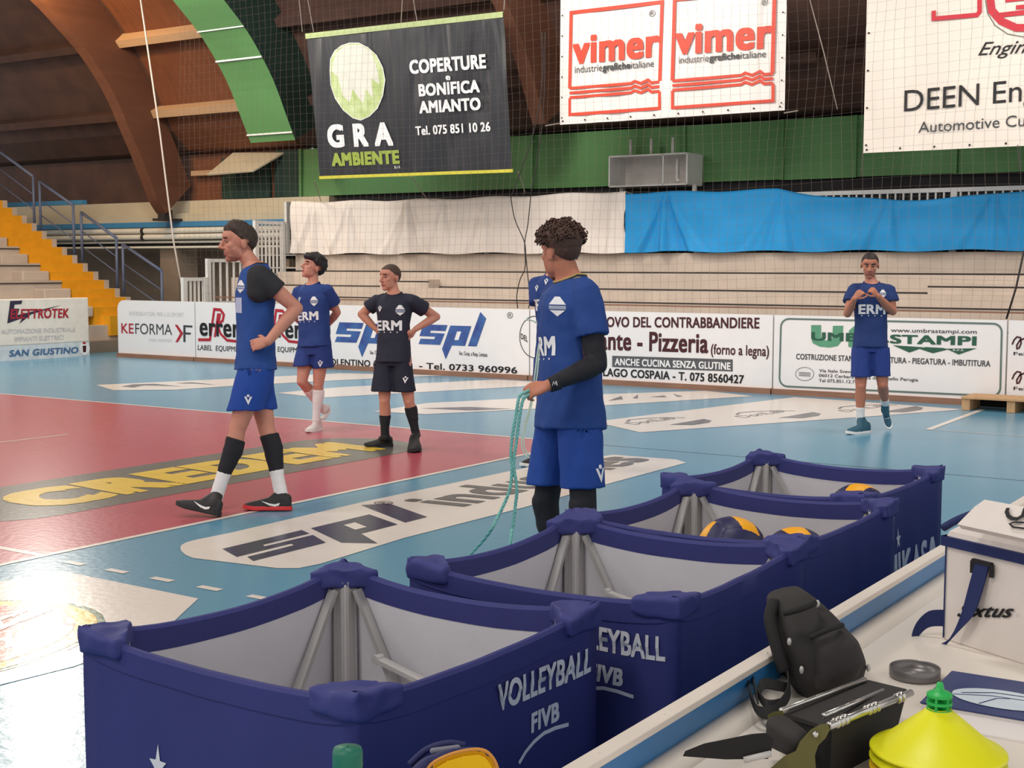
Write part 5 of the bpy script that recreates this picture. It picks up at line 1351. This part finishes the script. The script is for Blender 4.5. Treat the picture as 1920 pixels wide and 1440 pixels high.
    for p in me.polygons:
        c = sum((loc[i] for i in p.vertices), V())/len(p.vertices)
        f, r, u = c; r = abs(r)
        if f > -.04 and -.14 < u < .16 and r < .09:
            if f > .076 and -.0735 < u < -.0495 and r < .020: p.material_index = 2
            elif f > .052 and .0265 < u < .0385 and .012 < r < .050: p.material_index = 3
            elif stubble and u+.022*noise.noise(c*160) < -.036-.35*max(0, .06-f) and f > .010+.03*noise.noise(c*90+V((3, 0, 0))): p.material_index = 1
    for k in (1, -1):
        bm = BM(); ell(bm, h(.0715, k*.030, .009), HR, (.0115*hs, .0135*hs, .0070*hs), 14); ey = obj('eye', bm, M_eye, t, True)
        bm = BM(); ell(bm, h(.0790, k*.030, .009), HR, (.0045*hs, .0066*hs, .0062*hs), 12); obj('iris', bm, M_iris, ey, True)
    # ---------------- hair
    hs_, hm = hair['style'], hair['m']
    hl = hair.get('line', 0)
    def line(f): return min(.074+hl, -.062+hl*.5+.90*(f+.10))
    bm = BM(); vm = {}
    nrm_ = [v.normal.copy() for v in me.vertices]
    for p in me.polygons:
        L3 = [loc[i] for i in p.vertices]; c = sum(L3, V())/len(L3)
        if abs(c.y) > .078+(.004) or c.z < -.072 or c.length > .16: continue
        if c.z > line(c.x)-.004 and not (abs(c.y) > .066 and -.05 < c.x < .005 and c.z < .022):
            vs = []
            for i in p.vertices:
                if i not in vm:
                    f, r, u = loc[i]; w = max(0, min(1, (u-line(f))/.014)); n = nrm_[i]
                    if hs_ == 'buzz': th = .006
                    elif hs_ == 'quiff': th = .010+.022*max(0, min(1, (u-.06)/.05))*max(0, min(1, (f+.06)/.08))+.004*noise.noise(me.vertices[i].co*70)
                    elif hs_ == 'mop': th = .022+.016*max(0, min(1, (u)/.08))+.012*noise.noise(me.vertices[i].co*45)+.004*noise.noise(me.vertices[i].co*130)
                    else: th = .008+.018*max(0, min(1, (u-.02)/.05))
                    vm[i] = bm.verts.new(me.vertices[i].co+off+n*(th*hs*w-.0015*(1-w)))
                vs.append(vm[i])
            bm.faces.new(vs)
    if hs_ == 'curly':
        rnd = random.Random(5); keys = [i for i in vm if loc[i].z > .035+.25*max(0, -.02-loc[i].x) or (loc[i].x > .03 and loc[i].z > .05)]
        for _ in range(330):
            i = rnd.choice(keys); p = me.vertices[i].co+off+nrm_[i]*(.008+rnd.random()*.030*hs); ax = (nrm_[i]+V((rnd.uniform(-1, 1), rnd.uniform(-1, 1), rnd.uniform(-1, 1)))*.9).normalized()
            u_, w_ = frame(ax); r0 = rnd.uniform(.007, .012); L = rnd.uniform(.012, .024); ph = rnd.random()*6
            tube(bm, [p+u_*r0*cos(ph+k*.75)+w_*r0*sin(ph+k*.75)+ax*L*(k/12-.3) for k in range(13)], .0036, 5)
    obj('hair', bm, hm, t, True)
    # ---------------- shirt
    bm = BM(); w = wide
    hem = -hemdrop
    prof = [(hem, .190*w, .150*w), (hem*.4, .186*w, .144*w), (.12, .176*w, .130*w), (.35, .170*w, .125*w), (.58, .176*w, .130*w), (.74, .184*w, .134*w), (.86, .166*w, .120*w), (.95, .112, .098), (1.01, .078, .080)]
    RG = [ering(Pv+up*SL*f+(lean or V())*(1-f), Ls*a*s, Fs*b*s, 32, 2.4) for f, a, b in prof]
    for ri, dn in ((-1, .036), (-2, .018)):
        RG[ri] = [p-up*dn*s*max(0, (p-(Pv+up*SL*prof[ri][0])).dot(Fs)/(prof[ri][2]*s)) for p in RG[ri]]
    ringloft(bm, RG)
    armm = {}
    for k in (1, -1):
        S = sh[k]; a = arms[k]
        capsule(bm, N-up*.050*s+Ls*k*.045*s-Fs*.012*s, S, .050*s, .064*s, 16)
        if sleeve:
            E_ = S.lerp(a['e'], sleeve); dr = (a['e']-S).normalized(); uu, ww = frame(dr)
            rr = [(S-dr*.02, .066), (S+dr*.04, .073), (S.lerp(E_, .5), .078), (E_, .082)]
            ringloft(bm, [[c+(uu*cos(2*pi*j/20)+ww*sin(2*pi*j/20))*r*s for j in range(20)] for c, r in rr])
    sm = remesh(bm, .0085, 3); wrinkle(sm, .0075, 7, 5, s*10); wrinkle(sm, .0035, 16, 10, s*7)
    so = link_mesh('shirt', sm, shirt, t, True)
    P = Plane(N+Fs*.4, Ls, up); N0 = N-off
    arm_d = [(sh[k]-off, (arms[k]['e']-sh[k]).normalized()) for k in (1, -1)]
    def skip_shirt(p, n):
        if n.dot(up) > .45 and (p-N0).length < .105*s and (p-N0).dot(up) > -.06: return True
        if (p-N0).dot(up) > .025: return True
        if any(n.dot(d) > .55 and (p-q).dot(d) > .04 for q, d in arm_d): return True
        return n.dot(up) < -.7
    tuck(me, sm, skip_shirt)
    if under:
        bm = BM()
        for k in (1, -1):
            S = sh[k]; a = arms[k]; dr = (a['e']-S).normalized()
            E_ = S.lerp(a['e'], .50); uu, ww = frame(dr)
            ringloft(bm, [[c+(uu*cos(2*pi*j/20)+ww*sin(2*pi*j/20))*r*s for j in range(20)] for c, r in ((S-dr*.02, .058), (S+dr*.02, .074), (S.lerp(E_, .6), .076), (E_, .073))])
            capsule(bm, S-up*.005*s, S-up*.10*s-Ls*k*.012*s, .073*s, .074*s, 18)
        um = remesh(bm, .0085, 3); wrinkle(um, .004, 10, 8); link_mesh('undershirt', um, under, t, True)
    # neckband
    bm = BM(); nb = [Pv+up*SL*1.008+Ls*.076*s*cos(a)+Fs*.078*s*sin(a)-up*.036*s*max(0, sin(a)) for a in [2*pi*k/30 for k in range(31)]]
    tube(bm, nb, .006, 8); obj('neckband', bm, hair.get('band', shirt), t, True)
    # ---------------- shorts
    bm = BM()
    ringloft(bm, [ering(Pv+up*f*s, Ls*a*s*w, Fs*b*s*w, 28, 2.4) for f, a, b in ((-.10, .160, .120), (0, .164, .124), (.09, .150, .112), (.12, .140, .104))])
    for k in (1, -1):
        q = legs[k]; hip = q['hip']; hm_ = q['hem']; dr = (hm_-hip).normalized()
        uu = (Ls-dr*Ls.dot(dr)).normalized(); ww = dr.cross(uu)
        r1 = q.get('hr', .108)
        ringloft(bm, [[c+uu*cos(2*pi*j/22)*r*s+ww*sin(2*pi*j/22)*r2*s for j in range(22)] for c, r, r2 in ((hip+Z*.03, .088, .105), (hip.lerp(hm_, .4), .100, .112))]+[[hm_+Ls*cos(2*pi*j/22)*r1*s+Fb*(1 if ww.dot(Fb) > 0 else -1)*sin(2*pi*j/22)*r1*1.12*s for j in range(22)]])
    hm2 = remesh(bm, .0085, 3); wrinkle(hm2, .006, 8, 4, s*3); wrinkle(hm2, .003, 18, 9)
    for v in hm2.vertices: v.co -= off
    tuck(me, hm2, lambda p, n: abs(n.z) > .6)
    tuck(hm2, sm, lambda p, n: n.z < -.6, .006, .05)
    for v in hm2.vertices: v.co += off
    sho = link_mesh('shorts', hm2, shorts, t, True)
    # ---------------- socks, sleeves, shoes
    for k in (1, -1):
        q = legs[k]
        for nm, f0, f1, m, ra, rb in q.get('socks', ()):
            bm = BM(); A = q['k'].lerp(q['a'], f0); B_ = q['k'].lerp(q['a'], f1); sd = (B_-A).normalized(); bk = (Fb*-1-sd*(-Fb).dot(sd)).normalized()
            uu, ww = frame(sd)
            rings = []
            for i in range(9):
                f = f0+(f1-f0)*i/8; c = q['k'].lerp(q['a'], f); base = .057-.0*f if f < .35 else .057-.020*(f-.35)/.4 if f < .75 else .037
                c = c+bk*.014*s*max(0, 1-abs(f-.32)/.4)
                rings.append([c+(uu*cos(2*pi*j/18)+ww*sin(2*pi*j/18))*(base*s+ra) for j in range(18)])
            ringloft(bm, rings); sm_ = remesh(bm, .007, 2); wrinkle(sm_, .002, 22, 30); link_mesh(nm, sm_, m, t, True)
        if q.get('pad'):
            bm = BM(); sd = (q['a']-q['k']).normalized(); td = (q['k']-q['hip']).normalized()
            capsule(bm, q['k']-td*.11*s, q['k'], .066*s, .064*s, 16); capsule(bm, q['k'], q['k']+sd*.12*s, .064*s, .060*s, 16); capsule(bm, q['k']+Fb*.02, q['k']+Fb*.016+sd*.06, .055*s, .05*s, 14)
            link_mesh('knee_pad', remesh(bm, .008, 2), M_sockb, t, True)
        shoe(t, q['heel'], q['toe'], (q['k']-q['a']).normalized(), q['sm'], q['ssm'], q['a'], q.get('sw'), 1.0, q.get('lace'))
        a = arms[k]
        if a.get('cover'):
            bm = BM(); S = sh[k]; A = S.lerp(a['e'], .25)
            capsule(bm, A, a['e'], .061*s, .051*s, 16); m = a['e'].lerp(a['w'], .3); capsule(bm, a['e'], m, .050*s, .052*s, 16); capsule(bm, m, a['w'].lerp(a['e'], .06), .049*s, .034*s, 16)
            cm = remesh(bm, .007, 3); wrinkle(cm, .002, 25, 25); link_mesh('arm_sleeve', cm, M_sockb, t, True)
    return dict(t=t, shirt=sm, shorts=hm2, P=P, Ls=Ls, Fs=Fs, up=up, SL=SL, N=N, Pv=Pv)

def gz(px, py): return H(px, py, 2, 0)
HB = lambda n, c: mat(n, c, rough=.6, spec=.3, var=.25, vscale=60)
# ---- tall player striding to the left
g = gz(505, 957); d0 = depth_of(g)
def J(x, y, o=0): return D(x, y, d0+o)
Fb = vd(-.95, 0, .30)
r = person('tall player in royal blue over a black sleeve, striding left with hand on hip', d0, 1.06, J(479, 497), J(479, 690), Fb,
           (J(447, 456), vd(-.93, -.02, .34), vd(-.05, 1, 0), 1.10),
           {1: dict(e=J(556, 578, -.12), w=J(503, 640, -.24), hd=J(462, 650, -.20)-J(503, 640, -.24), pn=vd(-.25, -.35, -.9), curl=[.15, .25, .35, .45], thumb=-1),
            -1: dict(e=J(492, 590, .33), w=J(462, 655, .22), hd=vd(-.3, -.9, -.2), pn=vd(0, 0, 1), curl=.3, thumb=-1)},
           {1: dict(k=J(446, 802, -.10), a=J(407, 928, -.14), heel=gz(412, 970)+Z*.005, toe=D(330, 950, depth_of(gz(412, 970))+.02), hem=J(459, 770, -.09), hr=.106, socks=(('calf_sleeve', .16, .70, M_sockb, .005, 0), ('sock', .66, 1.10, M_sockw, .006, 0)), sm=M_shoeb, ssm=M_soleb, sw=(1, M_sole), lace=M_shoeb),
            -1: dict(k=J(500, 803, .06), a=J(527, 925, .03), heel=gz(546, 957), toe=gz(457, 957), hem=J(486, 768, .09), hr=.106, socks=(('calf_sleeve', .10, .68, M_sockb, .005, 0), ('sock', .64, 1.10, M_sockw, .006, 0)), sm=M_shoeb, ssm=M_soler, sw=(1, M_sole), lace=M_shoeb)},
           skin('skin_warm', (192, 132, 112)), knit('shirt_royal', (38, 72, 138)), knit('shorts_royal', (32, 68, 148)), dict(style='quiff', m=HB('hair_dark_brown', (60, 48, 42)), band=M_black),
           sleeve=0, hemdrop=.02, wide=.93, under=knit('undershirt_black', (44, 44, 48)), stubble=skin('skin_stubble', (164, 110, 92)))
P = r['P']; par = r['t']
decal_poly('print_panel', Plane(J(449, 571)+TC*.4, RH, Z), [(-.05, -.05), (.044, -.053), (.044, .05), (-.05, .046)], par, r['shirt'], mat('print_lilac', (176, 184, 214)))
crest(Plane(J(458, 537)+TC*.4, RH, Z), 0, 0, .085, par, r['shirt'])
SQ = Plane(r['Pv']+r['Ls']*.5, -r['Fs'], Z); vmark(SQ, -.075, -.235, .06, par, r['shorts'])
# ---- boy looking up, hands behind his back
g = gz(592, 809); d0 = depth_of(g)
Fb = vd(-.42, 0, .9)
M_kitb = knit('shirt_navy_blue', (38, 60, 120)); M_kits = knit('shorts_navy_blue', (40, 58, 122))
r = person('dark haired player in blue looking up, hands behind his back, white socks', d0, .96, J(586, 531), J(590, 648), Fb,
           (J(586, 502), vd(-.80, .34, .50), vd(.15, 1, -.1), 1.02),
           {1: dict(e=J(632, 586, .08), w=J(612, 612, .24), hd=vd(-.9, -.3, .0), pn=vd(0, 0, -1), curl=.4),
            -1: dict(e=J(551, 590, .10), w=J(575, 614, .26), hd=vd(.9, -.3, 0), pn=vd(0, 0, -1), curl=.4, thumb=-1)},
           {1: dict(k=J(597, 722, -.02), a=J(593, 783, .02), heel=gz(600, 806), toe=gz(576, 812)+Z*0, hem=J(606, 690, -.01), hr=.112, socks=(('sock', .14, 1.10, M_sockw, .005, 0),), sm=M_shoew, ssm=M_sole, lace=M_sole),
            -1: dict(k=J(566, 716, -.04), a=J(604, 766, .26), heel=J(619, 771, .34), toe=J(604, 790, .24), hem=J(569, 686, -.02), hr=.108, socks=(('sock', .28, 1.08, knit('sock_pink', (222, 200, 196)), .005, 0),), sm=M_shoew, ssm=M_sole)},
           skin('skin_rosy', (194, 134, 116)), M_kitb, M_kits, dict(style='mop', m=HB('hair_black', (34, 30, 32)), line=-.02), sleeve=.62, hemdrop=.02, wide=.98)
P = r['P']; par = r['t']; team_print(P, 0, -.33, .235, par, r['shirt']); vmark(P, -.085, -.16, .045, par, r['shirt']); crest(P, .085, -.19, .095, par, r['shirt'])
vmark(Plane(r['Pv']+r['Fs']*.5, r['Ls'], Z), .13, -.21, .06, par, r['shorts'])
# ---- player in black
g = gz(742, 840); d0 = depth_of(g)
Fb = vd(-.22, 0, .97)
M_kk = knit('shirt_black', (40, 41, 56)); M_ks = knit('shorts_black', (36, 38, 52))
r = person('short haired player all in black kit, both hands on his hips', d0, .92, J(739, 549), J(738, 668), Fb,
           (J(731, 521), vd(-.70, -.02, .70), vd(0, 1, 0), 1.0),
           {1: dict(e=J(818, 594, .10), w=J(779, 617, -.03), hd=J(757, 642, -.10)-J(779, 617, -.03), pn=vd(-.8, 0, -.4), curl=[.1, .15, .2, .25], thumb=1),
            -1: dict(e=J(678, 589, .10), w=J(704, 616, .06), hd=vd(.6, -.5, .3), pn=vd(.7, 0, -.5), curl=.25, thumb=1)},
           {1: dict(k=J(767, 753, -.03), a=J(780, 814, .02), heel=gz(780, 839), toe=gz(777, 850), hem=J(758, 734, -.02), hr=.118, socks=(('sock', .16, 1.10, M_sockb, .005, 0),), sm=M_shoeb, ssm=M_soleb, lace=M_sole),
            -1: dict(k=J(721, 752, -.03), a=J(722, 818, .01), heel=gz(736, 837), toe=gz(684, 839), hem=J(719, 733, -.02), hr=.118, socks=(('sock', .40, 1.10, M_sockb, .005, 0),), sm=M_shoeb, ssm=M_soleb, lace=M_shoeb)},
           skin('skin_warm', (192, 132, 112)), M_kk, M_ks, dict(style='buzz', m=HB('hair_brown_short', (72, 54, 46))), sleeve=.55, hemdrop=.10, wide=.95)
P = r['P']; par = r['t']; team_print(P, -.02, -.30, .25, par, r['shirt']); vmark(P, -.10, -.15, .05, par, r['shirt']); crest(P, .09, -.165, .095, par, r['shirt'])
vmark(Plane(r['Pv']+r['Fs']*.5, r['Ls'], Z), .145, -.245, .055, par, r['shorts'])
# ---- player with the rope
d0 = 6.70
Fb = vd(-.92, 0, .40)
M_r4 = knit('shirt_royal_deep', (36, 66, 130)); M_r4s = knit('shorts_royal_deep', (32, 66, 142))
gl = lambda x, o: (lambda p: V((p.x, p.y, 0)))(D(x, 900, d0+o))
r = person('curly haired player in blue with a black arm sleeve, holding teal rope, head turned away', d0, 1.02, J(1069, 521), J(1068, 745), Fb,
           (J(1050, 474), vd(-.60, -.06, -.80), vd(-.04, 1, 0), 1.08),
           {1: dict(e=J(1119, 683, -.20), w=J(1030, 722, -.38), hd=vd(-.92, -.25, .2), pn=vd(-.2, -.75, -.6), curl=[.75, .85, .9, .95], thumb=-1, cover=True),
            -1: dict(e=J(1040, 650, .20), w=J(1048, 735, .14), hd=vd(.3, -.9, 0), pn=vd(0, -.3, 1), curl=.7, thumb=1)},
           {1: dict(k=J(1094, 946, -.14), a=J(1098, 1098, -.10), heel=gl(1112, -.08), toe=gl(1030, -.20), hem=J(1092, 915, -.12), hr=.100, pad=True, sm=M_shoeb, ssm=M_sole, socks=(('sock', .6, 1.10, M_sockw, .005, 0),)),
            -1: dict(k=J(1024, 940, .10), a=J(1036, 1080, .16), heel=gl(1050, .18), toe=gl(975, .05), hem=J(1027, 908, .08), hr=.098, pad=True, sm=M_shoeb, ssm=M_sole, socks=(('sock', .6, 1.10, M_sockw, .005, 0),))},
           skin('skin_tan', (180, 116, 92)), M_r4, M_r4s, dict(style='curly', neck=1.16, m=HB('hair_brown_curls', (76, 54, 46))), sleeve=.62, hemdrop=.26, wide=1.06)
P = r['P']; par = r['t']; team_print(P, -.03, -.34, .26, par, r['shirt']); crest(Plane(J(1043, 573)+TC*.5, RH, Z), 0, 0, .095, par, r['shirt'])
vmark(Plane(r['Pv']+r['Ls']*.5, -r['Fs'], Z), .05, -.385, .075, par, r['shorts'])
bm = BM(); S4 = r['N']
for o_, m_ in ((.0, M_black), (.010, mat('band_gold', (176, 152, 96), rough=.5)), (-.010, mat('band_gold', (176, 152, 96)))):
    bm = BM(); tube(bm, [S4+r['up']*(r['SL']*.010+o_*.8)+r['Ls']*.0795*cos(a)+r['Fs']*.0815*sin(a)-r['up']*.037*max(0, sin(a)) for a in [2*pi*k/30 for k in range(31)]], .0045, 8); obj('neckband', bm, m_, par, True)
W4 = J(1030, 722, -.38); bm = BM(); wd = vd(-.92, -.25, .2)
wb = W4-wd*.02; uu, ww = frame(wd); ringloft(bm, [[wb+wd*f+(uu*cos(2*pi*j/20)+ww*sin(2*pi*j/20))*.036 for j in range(20)] for f in (-.03, 0, .02)]); obj('wrist_band', bm, M_sockb, par, True)
bm = BM(); c = wb-FW*.038-wd*.004
for a, b in (((-.010, -.010), (-.004, .010)), ((-.004, .010), (.002, -.004)), ((.002, -.004), (.008, .012)), ((.008, .012), (.012, -.008))):
    bar(bm, c+RH*a[0]+Z*a[1], c+RH*b[0]+Z*b[1], .004, .002)
obj('mark', bm, M_prt, par)
# the teal rope
M_teal = mat('rope_teal', (116, 178, 172), rough=.8, var=.15, vscale=60)
def rope(nm, pts, r_, lab, m, extra=()):
    bm = BM()
    for L in (pts,)+tuple(extra):
        c = catmull(L, 12)
        for ph in (0, 2.1, 4.2):
            q = []
            for i, p in enumerate(c):
                d = (c[min(i+1, len(c)-1)]-c[max(i-1, 0)]).normalized(); u_, w_ = frame(d); q.append(p+(u_*cos(ph+i*.9)+w_*sin(ph+i*.9))*r_*.55)
            tube(bm, q, r_*.62, 6)
    return tag(obj(nm, bm, m, None, True), lab, 'rope')
hx = lambda x, y, o=-.42: J(x, y, o)
zg = lambda x, y: gz(x, y)+Z*.012
rope('held_rope', [hx(1000, 730, -.38), hx(986, 735, -.40), hx(974, 744), hx(968, 775), hx(961, 815), hx(958, 850), hx(960, 880), hx(955, 920), hx(938, 960), hx(915, 1002)+Z*0, zg(880, 1046)+Z*0],
     .0075, 'teal twisted rope hanging from the curly haired player\'s hand', M_teal, ([hx(1002, 736, -.38), hx(990, 741, -.40), hx(980, 752), hx(973, 790), hx(968, 830), hx(963, 870), hx(969, 915), hx(966, 950), hx(961, 990), hx(952, 1035), zg(930, 1085)],))
# ---- player almost hidden behind the rope holder
g = gz(988, 872); d0 = depth_of(g)
Fb = vd(-.50, 0, .86)
r = person('player in blue almost hidden behind the curly haired rope holder', d0, 1.0, J(1039, 513), J(1042, 655), Fb,
           (J(1045, 470), vd(-.55, 0, .8), vd(0, 1, 0), 1.0),
           {1: dict(e=J(1072, 600, .05), w=J(1060, 655, -.1), hd=vd(-.3, -.9, .2), pn=vd(-.7, 0, 0), curl=.5),
            -1: dict(e=J(1015, 592, -.02), w=J(1020, 640, -.15), hd=vd(.1, -1, .1), pn=vd(.7, 0, .2), curl=.6, thumb=-1)},
           {1: dict(k=J(1058, 765, 0), a=J(1060, 855, .1), heel=gz(1064, 868), toe=gz(1040, 876), hem=J(1055, 735, 0), sm=M_shoeb, ssm=M_sole),
            -1: dict(k=J(1018, 765, -.02), a=J(1010, 852, 0), heel=gz(1012, 870), toe=gz(977, 876), hem=J(1022, 735, 0), sm=M_shoeb, ssm=M_sole)},
           skin('skin_warm', (192, 132, 112)), M_kitb, M_kits, dict(style='buzz', m=HB('hair_brown_short', (72, 54, 46))), sleeve=.6, hemdrop=.1, wide=.95)
P = r['P']; par = r['t']; team_print(P, 0, -.26, .26, par, r['shirt']); vmark(P, -.11, -.12, .05, par, r['shirt']); vmark(P, -.02, -.07, .05, par, r['shirt'])
M_pale = mat('rope_pale_green', (176, 196, 186), rough=.8, var=.1)
kx = lambda x, y: J(x, y, -.16)
rope('held_rope', [kx(1012, 640), kx(1008, 660), kx(1003, 700), kx(996, 750), kx(983, 800), kx(978, 830), kx(984, 852), kx(998, 860)], .006, 'thin pale green rope hanging behind the curly haired player\'s hand', M_pale,
     ([kx(1014, 640), kx(1010, 670), kx(1006, 710), kx(994, 770), kx(982, 815), kx(986, 846), kx(1000, 856)], [kx(1012, 620), kx(1006, 606), kx(994, 600), kx(986, 600)]))
# ---- player at the right
g = gz(1618, 812); d0 = depth_of(g)
Fb = vd(-.14, 0, 1)
M_k5 = knit('shirt_dark_blue', (34, 54, 104)); M_k5s = knit('shorts_dark_blue', (38, 58, 124))
r = person('player in dark blue at the right, both fists raised before his chest, teal shoes', d0, .98, J(1634, 529), J(1632, 642), Fb,
           (J(1631, 498), vd(-.24, -.22, .94), vd(-.02, 1, .2), 1.04),
           {1: dict(e=J(1674, 584, -.05), w=J(1646, 555, -.24), hd=J(1634, 541, -.27)-J(1646, 555, -.24), pn=vd(-.5, -.3, -.8), curl=[1.1, 1.2, 1.25, 1.3]),
            -1: dict(e=J(1589, 588, -.06), w=J(1602, 560, -.24), hd=J(1612, 549, -.26)-J(1602, 560, -.24), pn=vd(.5, -.3, -.8), curl=[1.1, 1.2, 1.25, 1.3], thumb=-1)},
           {1: dict(k=J(1655, 722, -.03), a=J(1660, 757, .22), heel=J(1657, 764, .33), toe=gz(1668, 806)+Z*.01, hem=J(1652, 705, -.02), hr=.098, socks=(('sock', .72, 1.10, M_sockw, .005, 0),), sm=M_shoet, ssm=M_sole, lace=M_sole),
            -1: dict(k=J(1614, 724, -.03), a=J(1613, 783, .02), heel=gz(1629, 811), toe=gz(1588, 815), hem=J(1614, 706, -.02), hr=.100, socks=(('sock', .66, 1.10, M_sockw, .005, 0),), sm=M_shoet, ssm=M_sole, lace=M_soleb)},
           skin('skin_tan', (180, 116, 92)), M_k5, M_k5s, dict(style='buzz', m=HB('hair_near_black', (46, 38, 36))), sleeve=.55, hemdrop=.09, wide=.93, stubble=skin('skin_stubble', (164, 110, 92)))
P = r['P']; par = r['t']; team_print(P, 0, -.275, .26, par, r['shirt']); crest(P, .10, -.12, .08, par, r['shirt'])
